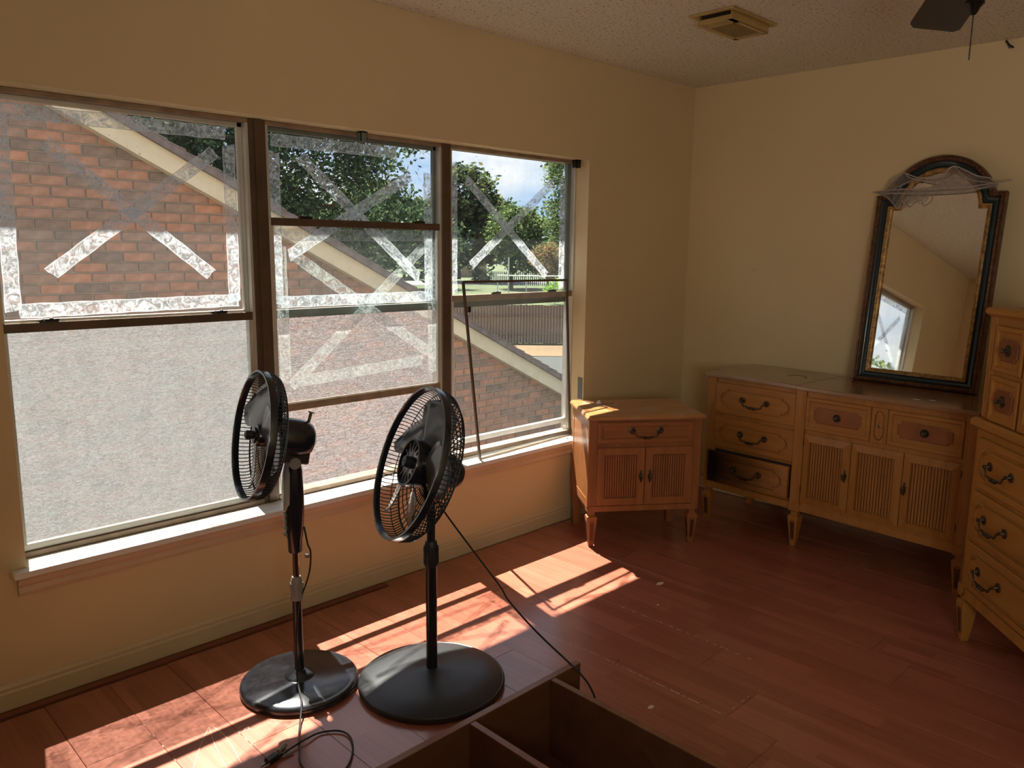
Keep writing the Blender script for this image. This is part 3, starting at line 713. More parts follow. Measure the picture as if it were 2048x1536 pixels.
def bail_drawer(parent, x0, x1, z0, z1, yf, matf, dy=0.0, rot=0.0, box=False, label=None, a_=None, hh_=None):
    e = empty('drawer_pivot') if False else None
    cx, cz = (x0+x1)/2, (z0+z1)/2; w_, h_ = x1-x0, z1-z0
    hh = hh_ or h_*0.325; P = cartouche(cx, cz, w_*0.350, hh, hh*0.25, w_*0.085); Q = scale_out(P, cx, cz, 0.0105)
    bb = groove_front(x0, x1, z0, z1, yf, 0.018, P, Q, 0.008)
    if box:
        bb.box(x0+0.012, x0+0.024, yf+0.018, yf+0.30, z0+0.01, z1-0.015); bb.box(x1-0.024, x1-0.012, yf+0.018, yf+0.30, z0+0.01, z1-0.015); bb.box(x0+0.012, x1-0.012, yf+0.018, yf+0.30, z0+0.01, z0+0.016)
    o = bb.build('drawer', matf, parent)
    if dy or rot:
        o.matrix_local = Matrix.Translation((x1, dy, 0)) @ Matrix.Rotation(rot, 4, 'Z') @ Matrix.Translation((-x1, 0, 0))
    bail(o, cx, cz+0.006, yf+0.001)
    if label: o['label'] = label
    return o
def m_dark_left():  # drawer finish that darkens towards the left end
    t = NT('dark_left_drawer'); v = t.coord((1.3, 14, 14)); g = t.noise(v, 2.2, 6, 0.62, 0.6)
    c = t.ramp(g, [(0.25, DW_D), (0.75, DW_L)])
    tcn = t.n('ShaderNodeTexCoord'); sp = t.n('ShaderNodeSeparateXYZ'); t.l(tcn.outputs['Object'], sp.inputs[0])
    f = t.math('ADD', sp.outputs['X'], t.math('MULTIPLY', t.noise(t.coord(), 5, 3), 0.10))
    k_ = t.ramp(f, [(0.15, 0.035), (0.55, 0.9)])
    c = t.mix(1.0, c, k_, 'MULTIPLY')
    return t.done(t.bsdf(c, 0.45, 0, None, 0.4, 0.2))
DARKLEFT = m_dark_left()
bail_drawer(dr, 0.057, 0.522, 0.617, 0.782, 0.006, WOODX)
bail_drawer(dr, 0.057, 0.522, 0.432, 0.594, 0.006, WOODX)
o = MB().box(0.06, 0.52, 0.0185, 0.0205, 0.240, 0.415).build('drawer_opening', DARKGAP, dr)
bail_drawer(dr, 0.057, 0.520, 0.243, 0.411, 0.006, DARKLEFT, -0.028, 0.035, True, 'drawer front darker towards the left, pulled slightly open')
for z0, z1 in ((0.617, 0.782), (0.432, 0.594), (0.243, 0.411)): bail_drawer(dr, 1.363, 1.828, z0, z1, 0.006, WOODX)
def knob_drawer(parent, x0, x1, z0, z1, yf, mat, r=0.019, tw=None, th_=None, veneer=None):
    d = framed_front(x0, x1, z0, z1, yf, 0.018, 0.016, 0.006).build('drawer', mat, parent)
    cx, cz = (x0+x1)/2, (z0+z1)/2
    raised(ticket(cx, cz, tw or (x1-x0)*0.73, th_ or (z1-z0)*0.48, 0.016), yf+0.006, 0.005).build('raised_panel', veneer or BURL, d)
    knob(d, cx, cz, yf+0.001, r); return d
knob_drawer(dr, 0.581, 0.901, 0.614, 0.777, -0.004, WOODX)
knob_drawer(dr, 0.981, 1.303, 0.614, 0.777, -0.004, WOODX)
kp = MB().box(0.904, 0.978, 0.000, 0.012, 0.614, 0.777).build('plaque', WOODZ, dr, bevel=0.001)
P = cartouche(0.941, 0.696, 0.018, 0.062, 0.014, 0.0); P2 = [(0.923, 0.745), (0.927, 0.747), (0.928, 0.757), (0.934, 0.762), (0.941, 0.764), (0.948, 0.762), (0.954, 0.757), (0.955, 0.747), (0.961, 0.745), (0.961, 0.647), (0.955, 0.645), (0.954, 0.635), (0.948, 0.630), (0.941, 0.628), (0.934, 0.630), (0.928, 0.635), (0.927, 0.645), (0.921, 0.647)]
b = MB(); b.tube([(x, -0.0005, z) for x, z in P2+P2[:1]], 0.0018, 4); b.build('moulding', GROOVE, kp)
b = MB(); b.lathe([(0.0105, 0), (0.0105, -0.002), (0.008, -0.0035), (0.0005, -0.0036)], 16, (0.941, 0.0, 0.694), 'y'); b.lathe([(0.004, 0), (0.003, -0.003), (0.0005, -0.003)], 8, (0.941, 0, 0.709), 'y'); b.build('escutcheon', BRASSL, kp)
b = MB(); b.lathe([(0.0025, -0.0030), (0.0025, -0.0042)], 8, (0.941, 0, 0.697), 'y'); b.box(0.9398, 0.9422, -0.0042, -0.003, 0.687, 0.697); b.build('keyhole', DARKGAP, kp)
for i, (x0, x1) in enumerate(((0.583, 0.820), (0.824, 1.062), (1.066, 1.304))):
    z0, z1, yf = 0.240, 0.590, -0.006
    def rect(d, y): return [(x0+d, y, z0+d), (x1-d, y, z0+d), (x1-d, y, z1-d), (x0+d, y, z1-d)]
    b = MB(); b.loft([rect(0, yf+0.018), rect(0, yf+0.006), rect(0.034, yf-0.004), rect(0.036, yf+0.008)]); dd_ = b.build('door', WOODZ, dr)
    reeds(x0+0.037, x1-0.037, z0+0.037, z1-0.037, yf+0.0075, 12).build('reeded_panel', WOODZ, dd_)
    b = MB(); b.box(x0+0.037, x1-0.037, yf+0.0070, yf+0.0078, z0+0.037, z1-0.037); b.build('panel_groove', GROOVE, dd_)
    if i == 0: doorpull(dd_, x1-0.018, 0.425, yf-0.0005)
    if i == 2: doorpull(dd_, x0+0.012, 0.427, yf+0.003)
    if i != 1:
        for zz in (z0+0.05, z1-0.06):
            xh = x0-0.003 if i == 0 else x1+0.001; MB().box(xh, xh+0.003, yf+0.002, yf+0.008, zz, zz+0.032).build('hinge', BLACKM, dd_)

# ------------------------------------------------------------------ nightstand
ns = tag(empty('nightstand', (-1.366, -0.369, 0), radians(-37.0)), 'two-door orange wooden nightstand with scarred top in window corner', 'nightstand')
NH, ND, NW = 0.679, 0.415, 0.601
b = MB(); b.box(0.014, NW-0.014, 0.022, ND-0.012, 0.205, NH-0.024); b.box(0.014, 0.056, 0.018, 0.05, 0.205, NH-0.024); b.box(NW-0.056, NW-0.014, 0.018, 0.05, 0.205, NH-0.024)
b.box(0.012, 0.018, 0.02, 0.055, 0.205, NH-0.024); b.box(0.012, 0.018, ND-0.045, ND-0.012, 0.205, NH-0.024); b.box(0.012, 0.018, 0.05, ND-0.04, 0.205, 0.25); b.box(0.012, 0.018, 0.05, ND-0.04, 0.61, NH-0.024)
b.box(0.03, NW-0.03, 0.016, 0.03, 0.188, 0.216)
b.box(0.016, 0.028, 0.05, ND-0.03, 0.190, 0.21)
b.build('body', NSZ, ns, bevel=0.0015)
b = MB(); b.loft([[(x0_, y0_, z_), (x1_, y0_, z_), (x1_, ND+0.012, z_), (x0_, ND+0.012, z_)] for x0_, x1_, y0_, z_ in ((0.008, NW-0.008, 0.010, NH-0.024), (0.0, NW, 0.0, NH-0.020), (0.0, NW, 0.0, NH-0.010), (0.006, NW-0.006, 0.006, NH-0.003), (0.008, NW-0.008, 0.008, NH))]); b.build('top', NSTOP, ns, bevel=0.0015)
d = framed_front(0.056, 0.545, 0.538, 0.643, 0.010, 0.014, 0.020, 0.006).build('drawer', NSX, ns); bail(d, 0.300, 0.600, 0.015)
for i, (x0, x1) in enumerate(((0.057, 0.299), (0.303, 0.546))):
    dd_ = framed_front(x0, x1, 0.221, 0.515, 0.010, 0.014, 0.036, 0.007, 0.004).build('door', NSZ, ns)
    reeds(x0+0.042, x1-0.042, 0.263, 0.473, 0.0165, 13).build('reeded_panel', NSZ, dd_)
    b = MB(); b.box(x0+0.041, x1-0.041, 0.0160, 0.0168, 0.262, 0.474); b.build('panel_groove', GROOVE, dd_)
    doorpull(dd_, 0.279 if i == 0 else 0.325, 0.368, 0.0095)
    for zz in (0.245, 0.445):
        xh = x0-0.002 if i == 0 else x1-0.001; MB().box(xh, xh+0.003, 0.012, 0.017, zz, zz+0.032).build('hinge', BRASSL, dd_)
for x in (0.040, NW-0.040): front_leg(ns, x, 0.044, 0.026, 0.216, NSZ)
for x in (0.040, NW-0.040): back_leg(ns, x, ND-0.038, 0.206, NSZ)
# small plastic tip on a wooden stick lying on the nightstand
pt = empty('plastic_stopper', (-1.075, -0.200, NH)); tag(pt, 'small white plastic piece with a thin stick lying on nightstand', 'plastic piece')
b = MB(); b.lathe([(0.008, 0), (0.014, 0.002), (0.013, 0.008), (0.007, 0.013), (0.006, 0.018), (0.001, 0.020)], 14); b.build('tip', WHITEP, pt, smooth=True)
b = MB(); b.tube([(0.008, -0.004, 0.003), (0.055, -0.055, 0.003)], 0.0022, 6); b.build('stick', NSX, pt)

# ------------------------------------------------------------------ tall chest
ch = tag(empty('tall_chest', (-1.040, -1.984, 0), radians(-139.07)), 'tall honey-maple chest of drawers at the right edge', 'chest of drawers')
CU0, CW, CD = -0.045, 0.93, 0.455
CU1 = CU0+CW
b = MB(); b.box(CU0, CU1, 0.0, CD, 0.205, 0.845); b.box(CU0+0.01, CU1-0.01, 0.012, CD, 0.872, 1.262); b.box(CU0, CU1, -0.006, 0.02, 0.180, 0.222)
b.build('body', CHZ, ch, bevel=0.0015)
def slab(z0, z1, o_):
    bb = MB(); bb.loft([[(CU0-a, -a, z_), (CU1+a, -a, z_), (CU1+a, CD+0.004, z_), (CU0-a, CD+0.004, z_)] for a, z_ in ((o_*0.3, z0), (o_, z0+(z1-z0)*0.3), (o_, z1-(z1-z0)*0.3), (o_*0.5, z1))]); return bb
slab(0.838, 0.878, 0.020).build('waist_moulding', CHX, ch)
slab(1.258, 1.287, 0.012).build('top', CHX, ch)
for (z0, z1) in ((0.628, 0.812), (0.430, 0.610), (0.232, 0.412)):
    x0, x1 = CU0+0.040, CU1-0.040
    cx, cz = (x0+x1)/2, (z0+z1)/2; P = cartouche(cx, cz, 0.355, 0.066, 0.014, 0.045, 12); Q = scale_out(P, cx, cz, 0.011)
    bb = groove_front(x0, x1, z0, z1, -0.014, 0.014, P, Q, 0.006); dd_ = bb.build('drawer', CHX, ch)
    Qm = scale_out(P, cx, cz, 0.0055); b = MB(); b.tube([(x, -0.0100, z) for x, z in Qm+Qm[:1]], 0.0034, 6); b.build('moulding', CHX, dd_)
    bail(dd_, cx-0.255, cz+0.004, -0.013); bail(dd_, cx+0.255, cz+0.004, -0.013)
for sx in (0, 1):
    for (z0, z1) in ((1.062, 1.226), (0.880, 1.045)):
        x0, x1 = (CU0+0.048, CU0+0.235) if sx == 0 else (CU1-0.235, CU1-0.048)
        knob_drawer(ch, x0, x1, z0, z1, 0.000, CHZ, 0.021, 0.125, 0.082)
for x0, x1, s in ((CU0+0.250, CU0+CW/2-0.002, 0), (CU0+CW/2+0.002, CU1-0.250, 1)):
    dd_ = framed_front(x0, x1, 0.880, 1.226, 0.0, 0.014, 0.030, 0.007).build('door', CHZ, ch)
    reeds(x0+0.037, x1-0.037, 0.918, 1.188, 0.0065, 9).build('reeded_panel', CHZ, dd_); doorpull(dd_, x1-0.016 if s == 0 else x0+0.016, 1.05, 0.0)
    for zz in (0.92, 1.15):
        xh = x0-0.004 if s == 0 else x1+0.001; MB().box(xh, xh+0.003, 0.004, 0.010, zz, zz+0.035).build('hinge', BLACKM, dd_)
for x in (CU0+0.022, CU1-0.022):
    b = MB(); b.box(x-0.018, x+0.018, 0.004, 0.014, 0.885, 1.255); b.tube([(x-0.010, 0.004, 0.900), (x, 0.004, 0.893), (x+0.010, 0.004, 0.900), (x+0.010, 0.004, 1.225), (x, 0.004, 1.233), (x-0.010, 0.004, 1.225), (x-0.010, 0.004, 0.9)], 0.0016, 4); b.build('stile', CHZ, ch)
front_leg(ch, CU0+0.022, 0.022, 0.028, 0.226, CHZ); front_leg(ch, CU1-0.022, 0.022, 0.028, 0.226, CHZ)
back_leg(ch, CU0+0.03, CD-0.03, 0.21, CHZ); back_leg(ch, CU1-0.03, CD-0.03, 0.21, CHZ)

# ------------------------------------------------------------------ mirror on the dresser
th_, le_ = -1.6037, 0.1302
u_ = Vector((cos(th_), sin(th_), 0)); n_ = Vector((-u_.y, u_.x, 0)); s_ = cos(le_)*Vector((0, 0, 1)) + sin(le_)*n_; nb = s_.cross(u_)
MM = Matrix(((u_.x, nb.x, s_.x, -0.1807), (u_.y, nb.y, s_.y, -1.1397), (u_.z, nb.z, s_.z, 0.8335), (0, 0, 0, 1)))
mi = tag(empty('arched_mirror', M=MM), 'tall arched wall mirror in dark gilt frame leaning on dresser', 'mirror')
MW, HS = 0.586, 0.940; mcx = MW/2
NA = 28
def outline(t_):
    """t=0 outer edge, t=1 glass edge"""
    O = [(0.0, 0.0), (MW, 0.0), (MW, HS), (MW-0.045, HS)]
    r = 0.2535; cz = 1.1232-r
    a0 = math.asin((HS+0.01-cz)/r)
    O += [(mcx+r*cos(a0+(pi-2*a0)*i/NA), cz+r*sin(a0+(pi-2*a0)*i/NA)) for i in range(NA+1)] + [(0.045, HS), (0.0, HS)]
    I = [(0.086, 0.070), (MW-0.074, 0.070), (MW-0.074, 0.862), (MW-0.108, 0.862)]
    r2 = 0.173; cz2 = 1.034-r2; cx2 = mcx+0.006
    I += [(cx2+r2*cos(pi*i/NA), cz2+0.002+r2*sin(pi*i/NA)) for i in range(NA+1)] + [(0.126, 0.862), (0.086, 0.862)]
    return [(a[0]*(1-t_)+b_[0]*t_, a[1]*(1-t_)+b_[1]*t_) for a, b_ in zip(O, I)]
def band(levels, name, mat):
    bb = MB(); bb.loft([[(x, y, z) for x, z in outline(t_)] for t_, y in levels], True, False); return bb.build(name, mat, mi, smooth=True)
band([(0.0, 0.040), (0.0, 0.012), (0.02, 0.002), (0.07, -0.003), (0.12, 0.000), (0.16, -0.004), (0.24, -0.006), (0.30, -0.002), (0.33, 0.004)], 'outer_moulding', GILTD)
band([(0.33, 0.004), (0.38, 0.009), (0.50, 0.014), (0.62, 0.013), (0.70, 0.006)], 'cove', TEAL)
band([(0.70, 0.006), (0.73, 0.001), (0.80, -0.001), (0.92, 0.004), (0.98, 0.010), (1.0, 0.017)], 'inner_moulding', GOLD)
bb = MB(); O = outline(0.0); bb.add([(x, 0.040, z) for x, z in O], tessellate_polygon([[Vector((x, z, 0)) for x, z in O]])); bb.build('back_board', BARK, mi)
bb = MB(); O = outline(1.0); bb.add([(x, 0.016, z) for x, z in O], tessellate_polygon([[Vector((x, z, 0)) for x, z in O]])); bb.build('mirror_glass', MIRROR, mi)
def beads(t_, y, step, sx, sz, name, mat):
    P = outline(t_); P = P+P[:1]; bb = MB()
    for i in range(len(P)-1):
        a, c = Vector(P[i]), Vector(P[i+1]); L_ = (c-a).length; n = max(1, int(round(L_/step)))
        dd2 = (c-a)/max(L_, 1e-6)
        for k_ in range(n):
            p = a+(c-a)*((k_+0.5)/n); t2 = Vector((-dd2.y, dd2.x))
            A = p+dd2*sx; B = p+t2*sz; C2 = p-dd2*sx; D2 = p-t2*sz
            bb.add([(A.x, y, A.y), (B.x, y, B.y), (C2.x, y, C2.y), (D2.x, y, D2.y), (p.x, y-0.004, p.y)], [(0, 1, 4), (1, 2, 4), (2, 3, 4), (3, 0, 4)])
    return bb.build(name, mat, mi, kind='stuff')
beads(0.84, 0.001, 0.011, 0.0045, 0.0065, 'beading', GOLD)
beads(0.20, -0.004, 0.016, 0.007, 0.0045, 'beading', simple('worn_gilt_rope', (0.22, 0.12, 0.05), 0.4, 0.4, var=0.5, nscale=50))
# cotton cobweb stretched over the arch
cw = tag(empty('cobweb_decoration', M=MM), 'grey stretched cotton cobweb draped across the arch of the mirror', 'cobweb')
def strand(pts, r): return MB().tube([(x, y, z) for x, y, z in smoothpath(pts, 6)], r, 5)
b = MB()
S_ = [[(-0.010, -0.008, 0.955), (0.10, -0.012, 0.962), (0.25, -0.012, 0.962), (0.40, -0.012, 0.960), (0.53, -0.012, 0.972), (0.60, -0.004, 0.985)],
      [(-0.010, -0.008, 0.952), (0.08, -0.012, 0.945), (0.24, -0.012, 0.940), (0.42, -0.012, 0.945), (0.55, -0.010, 0.965)],
      [(0.045, -0.006, 0.96), (0.07, -0.010, 1.00), (0.105, -0.012, 1.032), (0.125, -0.012, 1.045), (0.15, -0.012, 1.02), (0.20, -0.012, 1.005), (0.28, -0.012, 0.985)],
      [(0.125, -0.012, 1.045), (0.20, -0.012, 1.015), (0.30, -0.012, 1.020), (0.345, -0.012, 1.060), (0.40, -0.012, 1.040), (0.455, -0.012, 1.01), (0.515, -0.012, 0.995), (0.525, -0.012, 0.98)],
      [(0.30, -0.012, 1.03), (0.345, -0.012, 1.06), (0.39, -0.012, 1.02), (0.44, -0.012, 0.99), (0.525, -0.012, 0.975)],
      [(0.02, -0.01, 0.945), (0.06, -0.012, 0.925), (0.09, -0.012, 0.895), (0.115, -0.012, 0.87), (0.13, -0.012, 0.90), (0.16, -0.012, 0.93)],
      [(0.13, -0.012, 0.91), (0.15, -0.012, 0.885), (0.17, -0.012, 0.90), (0.20, -0.012, 0.915), (0.22, -0.012, 0.89), (0.25, -0.012, 0.91), (0.25, -0.012, 0.94)],
      [(0.08, -0.012, 0.965), (0.12, -0.012, 0.985), (0.17, -0.012, 1.005), (0.20, -0.012, 1.00)],
      [(0.04, -0.006, 0.96), (0.055, -0.010, 1.0), (0.09, -0.012, 1.03)]]
for i, p in enumerate(S_):
    strand(p, 0.0030 if i < 4 else 0.0020).build('strand', COTTONS, cw, smooth=True)
for P in ([(-0.01, 0.955), (0.1, 0.968), (0.25, 0.966), (0.40, 0.966), (0.55, 0.978), (0.55, 0.95), (0.40, 0.938), (0.25, 0.935), (0.08, 0.94)],
          [(0.045, 0.96), (0.07, 1.0), (0.125, 1.045), (0.16, 1.018), (0.20, 1.005), (0.14, 0.985), (0.10, 0.968)],
          [(0.17, 1.01), (0.24, 1.02), (0.30, 1.025), (0.345, 1.06), (0.40, 1.04), (0.455, 1.01), (0.525, 0.985), (0.50, 0.972), (0.40, 0.965), (0.25, 0.965), (0.30, 0.985), (0.24, 1.0)],
          [(0.0, 0.95), (0.05, 0.925), (0.09, 0.895), (0.115, 0.87), (0.15, 0.90), (0.22, 0.92), (0.24, 0.94), (0.10, 0.95)]):
    bb = MB(); bb.add([(x, -0.0125+random.uniform(-.001, .001), z) for x, z in P], tessellate_polygon([[Vector((x, z, 0)) for x, z in P]])); bb.build('membrane', COTTON, cw)

# ------------------------------------------------------------------ pedestal fans
def head_matrix(c, az, ti):
    n = Vector((cos(az)*cos(ti), sin(az)*cos(ti), sin(ti))); a = Vector((0, 0, 1)).cross(n).normalized(); b_ = n.cross(a)
    return Matrix(((a.x, b_.x, n.x, c[0]), (a.y, b_.y, n.y, c[1]), (a.z, b_.z, n.z, c[2]), (0, 0, 0, 1)))
def blades(parent, M, n, r0, r1, zc, width, pitch, sweep, phase, mat, depth):
    for k_ in range(n):
        bb = MB(M); a0 = phase+2*pi*k_/n; NS, NC = 9, 7; V = []; F = []
        for i in range(NS+1):
            t_ = i/NS; r = r0+(r1-r0)*t_; wd = width*(0.55+0.75*sin(pi*(0.15+0.72*t_)))*(1.0 if t_ < 0.9 else 0.86)
            for j in range(NC+1):
                q = j/NC-0.5; rr = r*(1-0.10*abs(q)*2*t_); a = a0+sweep*t_+q*wd
                V.append((rr*cos(a), rr*sin(a), zc+pitch*q*(0.5+0.5*t_)+0.010*(q*q*4-1)*t_))
        for i in range(NS):
            for j in range(NC): F.append((i*(NC+1)+j, i*(NC+1)+j+1, (i+1)*(NC+1)+j+1, (i+1)*(NC+1)+j))
        bb.add(V, F); o = bb.build('blade', mat, parent, smooth=True)
        md = o.modifiers.new('thickness', 'SOLIDIFY'); md.thickness = 0.0025
def rel(base): return Matrix.Translation(Vector(base)*-1)

# small fan
SB = (-3.030, -0.510, 0.0)
sf = tag(empty('pedestal_fan', SB), 'smaller pedestal fan with silver control panel and glossy black base', 'fan', 'pedestal fans by the window')
b = MB(); b.lathe([(0.182, 0.0), (0.195, 0.004), (0.197, 0.012), (0.195, 0.022), (0.190, 0.027), (0.178, 0.025), (0.174, 0.027), (0.10, 0.033), (0.05, 0.037), (0.045, 0.044), (0.030, 0.049), (0.022, 0.056), (0.0165, 0.060)], 72)
b.build('base', BLKBASE, sf, smooth=True)
MB().lathe([(0.0158, 0.04), (0.0158, 0.33)], 24).build('lower_pole', BLK, sf, smooth=True)
b = MB(); b.lathe([(0.0225, 0.312), (0.0235, 0.318), (0.0215, 0.330), (0.0205, 0.365), (0.017, 0.385), (0.0145, 0.392)], 24)
for i in range(10):
    a = 2*pi*i/10; b.box(0.0205*cos(a)-0.0015, 0.0205*cos(a)+0.0015, 0.0205*sin(a)-0.0015, 0.0205*sin(a)+0.0015, 0.325, 0.37)
b.build('height_collar', GREYP, sf, smooth=True)
MB().lathe([(0.0112, 0.38), (0.0112, 0.50)], 20).build('chrome_pole', CHROME, sf, smooth=True)
# control column (local x toward fan front)
hz = radians(167.75); fx = Vector((cos(hz), sin(hz), 0)); sy_ = Vector((-fx.y, fx.x, 0))
CM = Matrix(((fx.x, sy_.x, 0, 0), (fx.y, sy_.y, 0, 0), (0, 0, 1, 0), (0, 0, 0, 1)))
b = MB(CM); rings = []
for z, xb, xf, hw in ((0.478, -0.020, 0.020, 0.019), (0.482, -0.023, 0.023, 0.022), (0.525, -0.024, 0.024, 0.023), (0.53, -0.027, 0.026, 0.025), (0.60, -0.033, 0.030, 0.029), (0.68, -0.035, 0.032, 0.032), (0.76, -0.032, 0.026, 0.031), (0.80, -0.026, 0.014, 0.026), (0.822, -0.018, 0.004, 0.020)):
    rings.append([(cos(a)*(xf if cos(a) > 0 else -xb)*1.0, sin(a)*hw, z) for a in [2*pi*i/20 for i in range(20)]])
b.loft(rings); b.build('control_column', BLK, sf, smooth=True)
b = MB(CM); rings = []
for z, xf, hw in ((0.625, 0.034, 0.014), (0.65, 0.036, 0.022), (0.70, 0.036, 0.025), (0.75, 0.031, 0.024), (0.785, 0.023, 0.017)):
    rings.append([(xf*cos(a*0.9)+0.001, hw*1.18*sin(a), z) for a in [(-1+2*i/8)*1.15 for i in range(9)]]+[(0.0, 0, z)])
b.loft(rings); b.build('control_panel', SILVER, sf, smooth=True)
for z in (0.612, 0.590, 0.568, 0.546):
    b = MB(CM); b.box(0.026, 0.0355, -0.010, 0.010, z-0.006, z+0.006); b.build('button', GREYP, sf, bevel=0.002)
b = MB(CM); b.box(-0.030, 0.030, -0.024, 0.024, 0.800, 0.848); b.box(-0.038, -0.028, -0.016, 0.016, 0.81, 0.848); b.build('tilt_bracket', BLKM, sf, bevel=0.006, seg=2)
b = MB(CM); b.lathe([(0.019, 0.020), (0.019, 0.034), (0.016, 0.037), (0.001, 0.037)], 24, (0.0, 0.0, 0.787), 'y'); b.build('tilt_knob', GREYP, sf, smooth=True)
SM = rel(SB) @ head_matrix((-3.149, -0.474, 0.888), radians(167.75), radians(11.0))
def cage(parent, M, R, depth, rback, nb, kind):
    b = MB(M)
    b.lathe([(R*0.957, -0.001), (R*0.965, 0.004), (R*0.995, 0.004), (R, 0.000), (R, -0.017), (R*0.985, -0.020), (R*0.957, -0.018), (R*0.957, -0.001)], 96, caps=False)
    b.build('front_ring', BLK, parent, smooth=True)
    b = MB(M)
    for i in range(nb):
        a = 2*pi*i/nb; c_, s2 = cos(a), sin(a)
        if kind == 'small': prof = [(R*0.975, -0.016, 0), (R*0.975, -0.030, 0), (R*0.955, -depth*0.80, 0), (R*0.90, -depth, 0), (R*0.80, -depth*1.08, .0), (R*0.55, -depth*1.18, .10), (rback, -depth*1.22, .22)]
        else: prof = [(R*0.975, -0.016, 0), (R*0.985, -0.035, 0), (R*0.965, -depth*0.75, 0), (R*0.88, -depth, 0)]
        b.tube([(r*cos(a+tw), r*sin(a+tw), z) for r, z, tw in prof], 0.0019 if kind == 'small' else 0.0021, 4, False)
    def ring(r, z, t_, sg=72): b.tube([(r*cos(2*pi*i/sg), r*sin(2*pi*i/sg), z) for i in range(sg+1)], t_, 5, False)
    if kind == 'small':
        ring(R*0.925, -depth*0.94, 0.0032); ring(R*0.66, -depth*1.13, 0.002); ring(rback, -depth*1.22, 0.004)
    else:
        ring(R*0.88, -depth, 0.0035)
        for q in range(nb//2):
            a = 4*pi*q/nb
            b.tube([(r*cos(a+tw), r*sin(a+tw), z) for r, z, tw in ((R*0.88, -depth, 0), (R*0.6, -depth*1.12, 0.10), (rback, -depth*1.20, 0.30))], 0.0019, 4, False)
        for f in (0.78, 0.68, 0.58, 0.48, 0.38, 0.30): ring(R*f, -depth*(1.0+0.2*(0.88-f)/0.6), 0.0021, 48)
        ring(R*0.965, -depth*0.75, 0.0018)
    b.build('rear_grille', BLKM, parent, smooth=True)
    b = MB(M); b.lathe([(0.001, -depth*1.2-0.006), (rback*1.05, -depth*1.2-0.006), (rback*1.05, -depth*1.2+0.004), (rback*0.7, -depth*1.2+0.010), (0.001, -depth*1.2+0.010)], 32); b.build('grille_plate', BLKM, parent, smooth=True)
cage(sf, SM, 0.207, 0.056, 0.058, 96, 'small')
blades(sf, SM, 3, 0.026, 0.186, -0.034, 1.55, 0.050, 0.30, radians(108), BLADE, 0)
b = MB(SM); b.lathe([(0.001, -0.075), (0.036, -0.075), (0.036, -0.020), (0.033, -0.014), (0.026, -0.012), (0.026, -0.006), (0.020, -0.004), (0.001, -0.004)], 36); b.build('hub', BLK, sf, smooth=True)
b = MB(SM); b.lathe([(0.0125, -0.006), (0.0125, 0.016), (0.010, 0.019), (0.0045, 0.019), (0.004, 0.012), (0.0005, 0.012)], 20)
for i in range(8): a = 2*pi*i/8; b.box(0.0125*cos(a)-0.0015, 0.0125*cos(a)+0.0015, 0.0125*sin(a)-0.0015, 0.0125*sin(a)+0.0015, -0.003, 0.016)
b.build('blade_nut', BLKM, sf, smooth=True)
b = MB(SM); b.lathe([(0.001, -0.076), (0.063, -0.076), (0.066, -0.085), (0.064, -0.150), (0.060, -0.175), (0.050, -0.192), (0.032, -0.203), (0.001, -0.208)], 36); b.box(-0.040, 0.040, -0.078, -0.02, -0.188, -0.095)
b.build('motor_housing', BLK, sf, smooth=True, bevel=0.004)
b = MB(SM)
b.tube([(0, 0.052, -0.178), (0, 0.088, -0.182)], 0.0050, 10); b.tube([(0, 0.088, -0.182), (0, 0.091, -0.1825)], 0.0105, 14); b.build('oscillation_knob', BRONZE, sf, smooth=True)
# cord of the small fan
def W2(base, pts): return [(x-base[0], y-base[1], z) for x, y, z in pts]
cpts = [(-3.000, -0.520, 0.56), (-2.992, -0.525, 0.50), (-2.985, -0.53, 0.47), (-2.990, -0.53, 0.41), (-3.006, -0.528, 0.36), (-3.035, -0.530, 0.30), (-3.053, -0.54, 0.20), (-3.068, -0.560, 0.09), (-3.085, -0.60, 0.052),
        (-3.11, -0.66, 0.037), (-3.15, -0.72, 0.012), (-3.185, -0.775, 0.006), (-3.215, -0.83, 0.006), (-3.25, -0.90, 0.006), (-3.25, -0.97, 0.006), (-3.21, -1.01, 0.006), (-3.16, -1.00, 0.006), (-3.105, -0.945, 0.006), (-3.075, -0.88, 0.006),
        (-3.085, -0.835, 0.006), (-3.13, -0.805, 0.006), (-3.18, -0.81, 0.011), (-3.225, -0.815, 0.009), (-3.265, -0.822, 0.008)]
co = MB().tube(W2(SB, [tuple(p) for p in smoothpath(cpts, 6)]), 0.0030, 6).build('cord', CORD, sf, smooth=True)
b = MB(); px, py = -3.300-SB[0], -0.826-SB[1]
Rz = Matrix.Rotation(radians(14), 3, 'Z')
b.box(px-0.022, px+0.018, py-0.012, py+0.012, 0.001, 0.020, Rz); b.box(px+0.012, px+0.034, py-0.004, py+0.008, 0.004, 0.014, Rz); b.build('plug', CORD, co, bevel=0.003)
b = MB(); 
for dy in (-0.006, 0.006): b.box(px-0.042, px-0.020, py+dy-0.006, py+dy-0.0045+0.0, 0.006, 0.013, Rz, (px, py, 0.01))
b.build('prong', STEEL, co)
b = MB()
b.tube([(px+0.028, py+0.018, 0.010), (px+0.058, py+0.034, 0.010)], 0.0075, 10); b.tube([(px+0.026, py+0.002, 0.008), (px+0.062, py+0.012, 0.008)], 0.0035, 8); b.tube([(px+0.026, py-0.008, 0.006), (px+0.064, py-0.006, 0.006)], 0.0035, 8); b.build('plug_cover', GREYP, co, smooth=True)
MB().box(0.027, 0.036, -0.026, -0.012, 0.455, 0.466).build('cord_clip', STEEL, sf)

